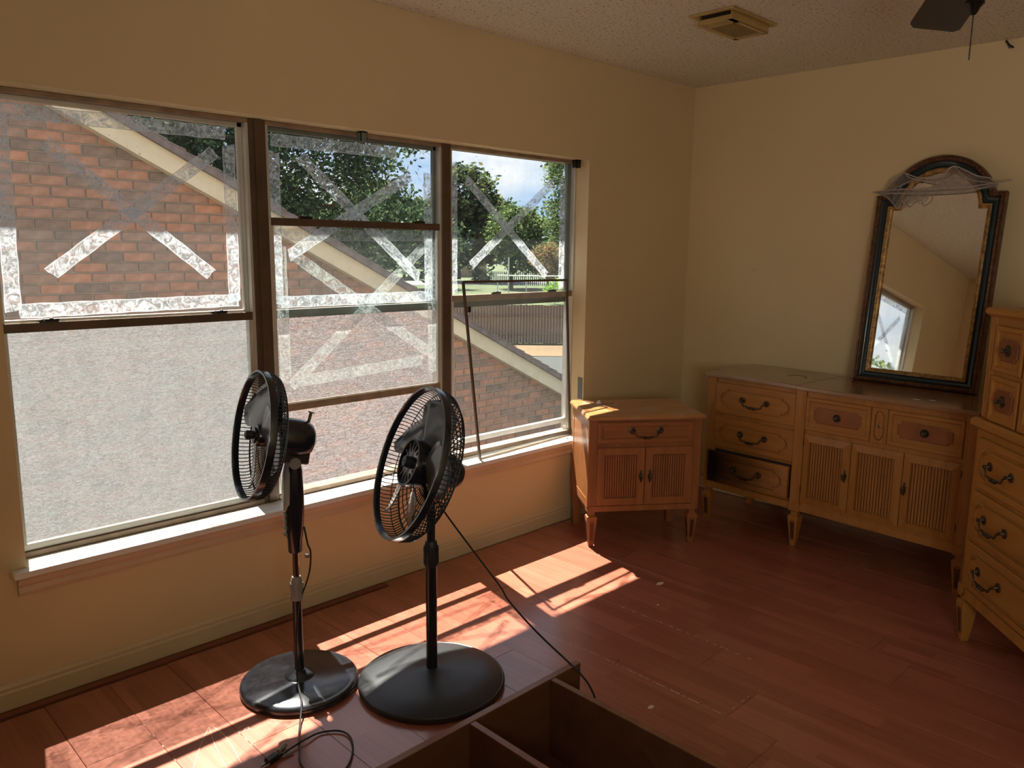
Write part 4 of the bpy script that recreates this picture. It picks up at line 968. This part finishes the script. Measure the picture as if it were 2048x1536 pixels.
# big fan
BB = (-2.696, -0.810, 0.0)
bf = tag(empty('pedestal_fan', BB), 'bigger pedestal fan with matte black disc base and upward tilted head', 'fan', 'pedestal fans by the window')
b = MB(); b.lathe([(0.241, 0.0), (0.249, 0.003), (0.251, 0.014), (0.249, 0.020), (0.246, 0.022), (0.243, 0.021), (0.240, 0.023), (0.16, 0.038), (0.08, 0.050), (0.030, 0.057), (0.023, 0.060)], 80)
b.build('base', MATBASE, bf, smooth=True)
MB().lathe([(0.0245, 0.050), (0.0245, 0.058), (0.0190, 0.060), (0.0190, 0.440)], 28).build('lower_pole', BLK, bf, smooth=True)
b = MB(); b.lathe([(0.0205, 0.424), (0.0235, 0.430), (0.0245, 0.465), (0.0215, 0.500), (0.0185, 0.514), (0.0150, 0.516)], 28)
for i in range(12):
    a = 2*pi*i/12; b.box(0.0235*cos(a)-0.0016, 0.0235*cos(a)+0.0016, 0.0235*sin(a)-0.0016, 0.0235*sin(a)+0.0016, 0.435, 0.495)
b.build('height_collar', BLKM, bf, smooth=True)
MB().lathe([(0.0140, 0.50), (0.0140, 0.70)], 22).build('upper_pole', BLK, bf, smooth=True)
BM = rel(BB) @ head_matrix((-2.746, -0.754, 0.783), radians(160.9), radians(20.9))
bc = BM @ Vector((0, 0, -0.13))
b = MB(); b.lathe([(0.022, 0.655), (0.025, 0.665), (0.025, 0.70), (0.016, 0.715)], 20, (0, 0, 0)); b.tube([(0, 0, 0.69), (bc.x*0.4, bc.y*0.4, 0.70), (bc.x*0.8, bc.y*0.8, bc.z-0.03)], 0.02, 10); b.build('neck', BLKM, bf, smooth=True)
cage(bf, BM, 0.261, 0.080, 0.060, 110, 'big')
blades(bf, BM, 5, 0.060, 0.236, -0.042, 0.90, 0.060, 0.30, radians(66), BLADE, 0)
b = MB(BM); b.lathe([(0.001, -0.085), (0.064, -0.085), (0.078, -0.050), (0.083, -0.006), (0.081, 0.000), (0.074, 0.000), (0.072, -0.010), (0.040, -0.008), (0.034, -0.010), (0.001, -0.010)], 48)
for i in range(14):
    a = 2*pi*i/14; b.tube([(0.040*cos(a), 0.040*sin(a), -0.008), (0.073*cos(a), 0.073*sin(a), -0.006)], 0.0022, 4)
b.build('hub', BLK, bf, smooth=True)
b = MB(BM); b.lathe([(0.026, -0.014), (0.024, -0.010), (0.019, -0.010), (0.019, 0.012), (0.016, 0.015), (0.004, 0.015), (0.003, 0.008), (0.0005, 0.008)], 24); b.build('blade_nut', BLKM, bf, smooth=True)
b = MB(BM); b.lathe([(0.001, -0.098), (0.048, -0.098), (0.056, -0.108), (0.056, -0.150), (0.050, -0.178), (0.036, -0.196), (0.001, -0.202)], 32); b.build('motor_housing', BLKM, bf, smooth=True)
b = MB(BM); b.lathe([(0.013, 0), (0.013, 0.016), (0.010, 0.019), (0.001, 0.019)], 14, (0.0, 0, 0)); o = b.build('speed_knob', BLKM, bf, smooth=True)
o.matrix_local = Matrix.Translation((BM @ Vector((0, 0.052, -0.155)))-(BM @ Vector((0, 0, 0)))) 
cp = [(-2.640, -0.745, 0.68), (-2.645, -0.80, 0.618), (-2.595, -0.92, 0.471), (-2.577, -1.02, 0.383), (-2.582, -1.07, 0.348), (-2.590, -1.20, 0.295), (-2.600, -1.335, 0.2565), (-2.612, -1.40, 0.245), (-2.622, -1.46, 0.21), (-2.622, -1.53, 0.08), (-2.60, -1.62, 0.006), (-2.55, -1.85, 0.006), (-2.50, -2.05, 0.006)]
CBIG = (BB, cp)

# ------------------------------------------------------------------ bookcase lying on its back
bk = tag(empty('bookcase', (-2.572, -1.347, 0.0)), 'reddish wooden bookcase lying on its back in the foreground', 'bookcase')
BH = 0.25; BL_ = 1.5; BWd = 0.74
def board(name, x0, x1, y0, y1, z0, z1, mat=BKW):
    o = MB().box(x0, x1, y0, y1, z0, z1).build(name, mat, bk, bevel=0.002, seg=2); return o
board('side_panel', -BL_, 0, -0.021, 0, 0.0, BH); board('side_panel', -BL_, 0, -BWd, -BWd+0.021, 0.0, BH)
board('back_panel', -BL_, -0.115, -BWd+0.021, -0.021, 0.004, 0.010)
for x in (-0.135, -0.447, -0.80, -1.15, -1.47):
    board('shelf', x, x+0.020, -BWd+0.021, -0.021, 0.010, BH-0.002)
board('edge_band', -BL_, 0, -0.0205, -0.0005, BH+0.0001, BH+0.0015, BKE)
for x in (-0.135, -0.447, -0.80, -1.15, -1.47): board('edge_band', x+0.0005, x+0.0195, -BWd+0.022, -0.022, BH-0.0018, BH-0.0003, BKE)
board('edge_band', -BL_, 0, -BWd+0.0005, -BWd+0.0205, BH+0.0001, BH+0.0015, BKE)
# now the big fan's cord (drapes past the bookcase end)
MB().tube(W2(BB, [tuple(p) for p in smoothpath(cp, 6)]), 0.0032, 6).build('cord', CORD, bf, smooth=True)

# ------------------------------------------------------------------ ceiling register
vt = tag(empty('ceiling_vent', (-1.125, -0.905, H)), 'yellowed metal ceiling vent with dark louvres', 'vent')
b = MB(); 
b.box(-0.185, 0.185, -0.105, -0.085, -0.008, -0.0005); b.box(-0.185, 0.185, 0.085, 0.105, -0.008, -0.0005); b.box(-0.185, -0.160, -0.085, 0.085, -0.008, -0.0005); b.box(0.160, 0.185, -0.085, 0.085, -0.008, -0.0005)
b.build('flange', VENTM, vt, bevel=0.002)
b = MB(); b.box(-0.158, 0.158, -0.084, 0.084, -0.0015, -0.0005); b.box(-0.094, 0.124, -0.065, 0.059, -0.036, -0.002); b.box(-0.142, -0.106, -0.065, 0.059, -0.034, -0.002); b.build('duct_shade', DARKGAP, vt)  # dark blocks stand in for the shade inside the duct
b = MB(); b.box(-0.150, 0.150, -0.080, -0.074, -0.040, -0.002); b.box(-0.150, 0.150, 0.074, 0.080, -0.040, -0.002)
b.box(-0.150, -0.144, -0.074, 0.074, -0.040, -0.020); b.box(0.144, 0.150, -0.074, 0.074, -0.040, -0.020); b.box(-0.150, -0.095, -0.080, -0.055, -0.042, -0.038); b.box(-0.105, -0.095, -0.074, 0.074, -0.042, -0.036); b.box(0.125, 0.150, -0.074, 0.074, -0.042, -0.038)
b.box(-0.150, 0.150, 0.060, 0.080, -0.042, -0.038); b.box(-0.150, 0.150, -0.080, -0.066, -0.042, -0.038)
b.build('louvre_frame', VENTM, vt)
for i in range(9):
    y = -0.056+i*0.0138; MB().box(-0.094, 0.126, y-0.0028, y+0.0028, -0.0408, -0.0395).build('slat', VENTM, vt)
for i in range(2): MB().box(-0.128+i*0.014, -0.1262+i*0.014, -0.07, 0.07, -0.041, -0.030).build('slat', VENTM, vt)
# hook at the wall and ceiling edge
hk = MB(); hk.tube([(-0.004, -1.64, 2.436), (-0.014, -1.655, 2.415), (-0.010, -1.675, 2.400)], 0.0045, 6); hk.tube([(-0.012, -1.652, 2.42), (-0.006, -1.66, 2.40)], 0.004, 6)
tag(hk.build('wall_hook', BLACKM), 'small dark hook on right wall just below the ceiling', 'hook')

# ------------------------------------------------------------------ ceiling fan
cf = tag(empty('ceiling_fan', (-1.93, -2.075, H)), 'dark bronze ceiling fan with pull chain at upper right', 'ceiling fan')
b = MB(); b.lathe([(0.07, 0.0), (0.065, -0.03), (0.02, -0.05), (0.012, -0.055), (0.012, -0.12), (0.05, -0.13), (0.11, -0.15), (0.125, -0.19), (0.11, -0.235), (0.06, -0.25)], 32); b.build('motor', FANM, cf, smooth=True)
b = MB(); b.lathe([(0.055, -0.245), (0.052, -0.285), (0.030, -0.295), (0.016, -0.300), (0.013, -0.312), (0.022, -0.322), (0.024, -0.334), (0.014, -0.345), (0.011, -0.352), (0.006, -0.360), (0.0005, -0.362)], 24); b.build('switch_housing', FANM, cf, smooth=True)
for i in range(4):
    a = radians(27+90*i); Rm = Matrix.Rotation(a, 4, 'Z') @ Matrix.Rotation(radians(11), 4, 'X')
    Mb = Matrix.Translation((0, 0, -0.235)) @ Rm
    b = MB(Mb); P = [(0.17, -0.055), (0.30, -0.068), (0.60, -0.075), (0.635, -0.060), (0.64, 0.060), (0.60, 0.075), (0.30, 0.068), (0.17, 0.055)]
    b.loft([[(x, y, -0.004) for x, y in P], [(x, y, 0.004) for x, y in P]]); bl = b.build('blade', FANB, cf)
    b = MB(Mb); b.box(0.08, 0.22, -0.014, 0.014, -0.012, -0.005); b.build('blade_iron', FANM, bl)
b = MB(); zc = -0.36
pz = [(0, 0, zc-0.0045*i) for i in range(25)]
for p in pz: b.lathe([(0.0002, -0.0021), (0.0020, -0.001), (0.0020, 0.001), (0.0002, 0.0021)], 6, p)
b.build('pull_chain', FANM, cf)

# scraps on the floor
for (x, y, L_, lb) in ((-1.43, -0.87, 0.050, 'white paint smear flake on floor past the sun patch'), (-1.62, -0.99, 0.018, 'tiny white chip on the floor right of sun patch'), (-2.27, -1.42, 0.030, 'curled white paper scrap beside the bookcase'), (-2.11, -1.16, 0.012, 'small dark crumb on a floor seam')):
    P = [(L_*0.5*cos(a)*random.uniform(.7, 1.1), L_*0.28*sin(a)*random.uniform(.7, 1.1)) for a in [2*pi*i/9 for i in range(9)]]
    b = MB(); b.loft([[(px_, py_, 0.0) for px_, py_ in P], [(px_*0.9, py_*0.9, 0.0012) for px_, py_ in P]]); o = b.build('debris_flake', CHIP if 'dark' not in lb else BARK); o.location = (x, y, 0.0002); tag(o, lb, 'debris', 'scraps on the floor')

# ------------------------------------------------------------------ outside: neighbour's brick gable
GZ = -3.0
nh = tag(empty('brick_house', (0, 3.2, GZ)), 'brick neighbour house gable with beige rake board and brown roof', 'house')
RX0, RZ0 = -5.2, 3.82; SL = -0.4985
def rz(x): return RZ0+SL*(x-RX0) if x > RX0 else RZ0+0.4985*(x-RX0)
Y0 = 3.2; XE = 7.2
def LZ(z): return z-GZ
b = MB(); P = [(-11, LZ(GZ)), (XE, LZ(GZ)), (XE, LZ(rz(XE)-0.05)), (RX0, LZ(RZ0-0.05)), (-11, LZ(rz(-11)-0.05))]
b.loft([[(x, 0.008, z) for x, z in P], [(x, 7.0, z) for x, z in P]]); b.build('wall', MORTAR, nh)
BW_, BHt, JT = 0.203, 0.061, 0.0105
bricks = []
row = 0; z = -2.0
while z < 3.6:
    x = -6.2 - (0.1 if row % 2 else 0.0)
    while x < 5.4:
        xm = x+BW_/2
        zr = min(rz(x), rz(x+BW_))-0.055
        if z+BHt < zr: bricks.append((x, z))
        x += BW_+JT
    z += BHt+JT; row += 1
def vis_key(bq):
    x, z = bq; # nearest along the view through the left window
    d = sqrt((x+4.28)**2+(Y0+2.79)**2)
    return d + abs(z-1.35)*1.6 + (50 if x < -3.35 or z < 1.12 else 0)
bricks.sort(key=vis_key)
bm_ = MB().loft([[(0, 0.012, 0), (BW_, 0.012, 0), (BW_, 0.012, BHt), (0, 0.012, BHt)], [(0, 0.001, 0), (BW_, 0.001, 0), (BW_, 0.001, BHt), (0, 0.001, BHt)], [(0.003, -0.002, 0.003), (BW_-0.003, -0.002, 0.003), (BW_-0.003, -0.002, BHt-0.003), (0.003, -0.002, BHt-0.003)]])
first = bm_.build('brick', BRICK, nh)
x, z = bricks[0]; first.location = (x, random.uniform(-.002, .002), LZ(z))
for x, z in bricks[1:300]:
    o = bpy.data.objects.new('brick', first.data); COL.objects.link(o); o.parent = nh; o.location = (x, random.uniform(-.002, .002), LZ(z)); o.scale = (random.uniform(.985, 1.0), 1, random.uniform(.97, 1.0))
b = MB()
for x, z in bricks[300:]:
    zz = LZ(z); j = random.uniform(-.002, .002)
    b.add([(x, 0.01, zz), (x+BW_, 0.01, zz), (x+BW_, 0.01, zz+BHt), (x, 0.01, zz+BHt), (x+.003, -0.002+j, zz+.003), (x+BW_-.003, -0.002+j, zz+.003), (x+BW_-.003, -0.002+j, zz+BHt-.003), (x+.003, -0.002+j, zz+BHt-.003)],
          [(4, 5, 6, 7), (0, 1, 5, 4), (1, 2, 6, 5), (2, 3, 7, 6), (3, 0, 4, 7)])
b.build('brick_field', BRICK, nh, kind='stuff')
def rake(x0, x1, o0, o1, y0, y1, name, mat):
    bb = MB(); bb.loft([[(x0, y0, LZ(rz(x0))+o0), (x0, y1, LZ(rz(x0))+o0), (x0, y1, LZ(rz(x0))+o1), (x0, y0, LZ(rz(x0))+o1)], [(x1, y0, LZ(rz(x1))+o0), (x1, y1, LZ(rz(x1))+o0), (x1, y1, LZ(rz(x1))+o1), (x1, y0, LZ(rz(x1))+o1)]])
    return bb.build(name, mat, nh)
rake(RX0, XE+0.3, -0.195, -0.045, -0.09, 0.0, 'rake_board', RAKE); rake(-11, RX0, -0.195, -0.045, -0.09, 0.0, 'rake_board', RAKE)
rake(RX0, XE+0.4, -0.045, 0.012, -0.13, 7.2, 'roof', SHING); rake(-11, RX0, -0.045, 0.012, -0.13, 7.2, 'roof', SHING)
b = MB(); x = RX0
while x < XE+0.3:
    x2 = x+0.13; zA, zB = LZ(rz(x))+0.012, LZ(rz(x2))+0.012
    b.add([(x, -0.135, zA), (x2+0.01, -0.135, zB+0.009), (x2+0.01, 0.5, zB+0.009), (x, 0.5, zA), (x2+0.01, -0.135, zB-0.002), (x, -0.135, zA-0.01)], [(0, 1, 2, 3), (0, 5, 4, 1)]); x = x2
b.build('shingle_edge', SHING, nh, kind='stuff')

# ------------------------------------------------------------------ ground, street and yard
MB().box(-140, 160, WT+0.02, 220, GZ-0.3, GZ).build('ground', GRASS, kind='structure')
def strip(name, pts, mat, z=0.02, **k):
    bb = MB(); bb.loft([[(x, y, GZ+0.001) for x, y in pts], [(x, y, GZ+z) for x, y in pts]]); return bb.build(name, mat, kind='structure', **k)
strip('pavement', [(30, 62), (75, 47), (70, 40), (30, 50)], CONC)
strip('road', [(45, 92), (100, 70), (92, 62), (45, 80)], CONC)
strip('yard', [(15.3, 30.6), (30.8, 15.5), (27.9, 12.5), (12.4, 27.6)], DRYG)
strip('lower_roof_strip', [(12.3, 27.5), (27.8, 12.4), (23.4, 7.9), (7.9, 23.0)], simple('dark_roof_grey', (0.035, 0.040, 0.036), 0.95))  # flat dark strip standing in for a lower roof
fn = tag(empty('wooden_fence', (21.2, 25.6, GZ)), 'weathered brown plank fence behind the neighbour roof', 'fence')
dvec = Vector((24.9-21.2, 22.0-25.6, 0)); 
for i in range(-56, 62):
    p = dvec.normalized()*(i*0.145); a = math.atan2(dvec.y, dvec.x)
    if i == -56:
        fm = MB().box(0, 0.138, -0.01, 0.01, 0, 1.85).build('fence_plank', FENCEW, fn); o = fm
    else:
        o = bpy.data.objects.new('fence_plank', fm.data); COL.objects.link(o); o.parent = fn
    o.location = (p.x, p.y, random.uniform(-.02, .02)); o.rotation_euler = (0, 0, a+random.uniform(-.02, .02))
b = MB()
for zz in (0.45, 1.35):
    q0 = dvec.normalized()*-8.1; q1 = dvec.normalized()*8.9
    b.tube([(q0.x-0.03, q0.y-0.03, zz), (q1.x-0.03, q1.y-0.03, zz)], 0.04, 4)
b.build('fence_rail', FENCEW, fn)

def tree(name, label, base, trunk_h, tr, crowns, nleaf, leaf, mat, cat='tree', group=None, lean=(0, 0)):
    root = empty(name, base); tag(root, label, cat, group)
    if trunk_h > 0:
        b = MB(); b.tube([(0, 0, 0), (lean[0]*0.3, lean[1]*0.3, trunk_h*0.5), (lean[0], lean[1], trunk_h)], [tr, tr*0.8, tr*0.5], 10)
        for i in range(7):
            a = random.uniform(0, 2*pi); cr = random.choice(crowns)
            b.tube([(lean[0]*0.7, lean[1]*0.7, trunk_h*0.75), (lean[0]+cr[0]*0.5+cos(a)*0.3, lean[1]+cr[1]*0.5+sin(a)*0.3, (trunk_h+cr[2])/2), (cr[0]+cos(a)*cr[3]*0.4, cr[1]+sin(a)*cr[3]*0.4, cr[2]+cr[5]*0.2)], [tr*0.45, tr*0.3, tr*0.08], 6)
        b.build('trunk', BARK, root, smooth=True)
    V = []; F = []
    tot = sum(c[3]*c[4]*c[5] for c in crowns)
    for c in crowns:
        m = int(nleaf*c[3]*c[4]*c[5]/tot)
        ncl = max(6, m//45)
        cl = []
        for _ in range(ncl):
            while True:
                q = Vector((random.uniform(-1, 1), random.uniform(-1, 1), random.uniform(-1, 1)))
                if q.length < 1: break
            q = q.normalized()*(q.length**0.45)
            cl.append(Vector((c[0]+q.x*c[3], c[1]+q.y*c[4], c[2]+q.z*c[5])))
        sp = 0.55*(c[3]*c[4]*c[5]/ncl)**(1/3)*1.2
        for _ in range(m):
            o_ = random.choice(cl); p = o_+Vector((random.gauss(0, sp), random.gauss(0, sp), random.gauss(0, sp*0.8)))
            s = leaf*random.uniform(0.6, 1.3); a = Vector((random.uniform(-1, 1), random.uniform(-1, 1), random.uniform(-1, 1))).normalized(); b2 = a.orthogonal().normalized()
            bi = len(V); V += [tuple(p+a*s), tuple(p+b2*s*0.55), tuple(p-a*s), tuple(p-b2*s*0.55)]; F.append((bi, bi+1, bi+2, bi+3))
    me = bpy.data.meshes.new('foliage'); me.from_pydata(V, [], F); me.materials.append(mat)
    o = bpy.data.objects.new('foliage', me); COL.objects.link(o); o.parent = root; o['kind'] = 'stuff'
    return root
# large broadleaf trees rising over the neighbour's roof
tree('oak_tree', 'large dark broadleaf tree rising over the brick gable', (5.0, 17.0, GZ), 5.5, 0.35,
     [(-0.5, 0.8, 7.2, 3.0, 3.0, 2.6), (1.2, -1.2, 6.6, 2.2, 2.2, 2.8), (0.6, -0.8, 9.0, 2.4, 2.4, 1.6), (2.2, -2.4, 5.2, 1.6, 1.6, 2.0), (-2.6, 2.6, 7.4, 3.0, 3.0, 2.8), (0.5, -1.0, 3.2, 2.2, 2.2, 1.8), (2.6, -2.6, 7.4, 1.3, 1.3, 1.3)], 70000, 0.085, LEAF_OAK)
tree('pine_tree', 'tall rounded conifer with yellowish tips across the street', (68.5, 81.8, GZ+0.3), 9, 0.55,
     [(1.2, -0.5, 11.2, 4.2, 4.2, 4.0), (-1.5, 1.2, 8.2, 4.2, 4.2, 3.2), (3.0, -2.8, 8.0, 4.2, 4.2, 3.2), (1.5, -1.0, 5.0, 5.2, 5.2, 2.8)], 16000, 0.42, LEAF_PINE)
tree('pine_tree', 'yellow-tipped conifer seen through the middle window cross', (65.6, 98.5, GZ+0.3), 8, 0.5,
     [(0.0, -0.5, 9.9, 4.2, 4.2, 4.0), (-2.0, 2.0, 7.0, 4.5, 4.5, 3.6), (1.0, -1.0, 4.5, 5.0, 5.0, 3.0)], 12000, 0.42, LEAF_PINE)
tree('oak_tree', 'lower dark tree mass behind the roof slope', (47.0, 70.0, GZ), 5, 0.5,
     [(0, 0, 6.5, 5.5, 5.5, 3.6), (4.6, -3.0, 5.0, 4.0, 4.0, 3.2), (-8, 8, 7.0, 6.0, 6.0, 4.5)], 12000, 0.36, LEAF_OAK)
tree('shade_tree', 'light green rounded trees in the middle distance', (60.0, 62.5, GZ), 4, 0.3,
     [(0.5, 0, 6.4, 3.0, 3.0, 2.8), (3.0, -2.2, 5.6, 2.6, 2.6, 2.6), (1.5, -1.0, 3.8, 3.4, 3.4, 2.0)], 12000, 0.26, LEAF_LIGHT)
tree('crape_myrtle', 'reddish flowering tree beside the right window edge', (50.5, 48.0, GZ), 2.6, 0.15,
     [(0, 0, 3.6, 1.5, 1.5, 1.4), (0.6, -0.6, 2.6, 1.3, 1.3, 1.1)], 6000, 0.13, LEAF_RED)
tree('elm_tree', 'pale leafy tree crossing the right edge of the window', (58.7, 52.2, GZ), 8, 0.4,
     [(0.2, 0.1, 12.0, 2.6, 2.6, 3.4), (-0.1, 0.2, 8.0, 2.8, 2.8, 3.0), (0.4, -0.2, 4.8, 3.0, 3.0, 2.1)], 13000, 0.20, LEAF_LIGHT)
tree('hedge', 'bright green shrub near the street barrier', (44.5, 41.5, GZ), 0, 0.1, [(0, 0, 1.3, 0.9, 0.9, 0.8), (1.5, -1.4, 0.9, 1.1, 1.1, 0.6)], 2500, 0.10, LEAF_BRIGHT, 'shrub')
tree('hedge', 'dark shrub at foot of far blue fence', (66.5, 74.5, GZ), 0, 0.1, [(0, 0, 1.0, 1.3, 1.3, 0.9)], 1200, 0.16, LEAF_OAK, 'shrub')
tree('oak_tree', 'yellow-green tree reflected in the mirror', (-21.5, 8.6, GZ), 4.5, 0.25, [(0, 0, 4.9, 2.3, 2.3, 1.7), (-2.8, 1.6, 3.9, 2.2, 2.2, 1.5), (2.6, -0.6, 3.7, 2.0, 2.0, 1.3)], 14000, 0.09, LEAF_LIGHT)
# far house, fences, barrier, pole
fh = tag(empty('far_house', (81.5, 95.0, GZ)), 'distant beige sided house under the dark conifer', 'house')
b = MB(); R45 = Matrix.Rotation(radians(-40), 3, 'Z')
b.box(-3.4, 3.4, -2, 4, 0, 2.8, R45, (0, 0, 0)); b.build('wall', HOUSEB, fh)
b = MB(); P = [(-3.3, 2.3), (3.3, 2.3), (0, 3.6)]; b.loft([[tuple(R45 @ Vector((x, -2.3, z))) for x, z in P], [tuple(R45 @ Vector((x, 4.3, z))) for x, z in P]]); b.build('roof', SHING, fh)
b = MB(); b.box(-1.6, -0.6, -2.04, -1.99, 0.9, 1.9, R45, (0, 0, 0)); b.build('window', WHITEM, fh)
ff = tag(empty('far_fence', (64.8, 70.8, GZ)), 'distant blue-grey slatted fence beyond the street', 'fence')
b = MB(); dv = Vector((8.5, -8.2, 0))
for i in range(46):
    p = dv*(i/46); b.box(p.x-0.07, p.x+0.07, p.y-0.02, p.y+0.02, 0, 1.7)
b.build('fence_plank', FENCEB, ff, kind='stuff')
br = tag(empty('street_barrier', (37.5, 41.1, GZ)), 'long white pipe barrier by the street', 'barrier')
b = MB(); b.tube([(0, 0, 2.52), (2.3, -2.2, 2.50), (2.5, -2.35, 2.42), (2.7, -2.5, 2.50), (7.0, -6.4, 2.55)], 0.045, 6); b.build('top_rail', WHITEM, br)
for i in range(5): b = MB(); b.tube([(i*1.6, -i*1.5, 0), (i*1.6, -i*1.5, 2.5)], 0.04, 6); b.build('post', STEEL, br)
ut = tag(MB().tube([(0, 0, 0), (0, 0, 3.9)], 0.05, 8).build('sign_post', STEEL), 'thin grey post standing by the street', 'post'); ut.location = (36.9, 39.3, GZ)
ut['kind'] = 'thing'
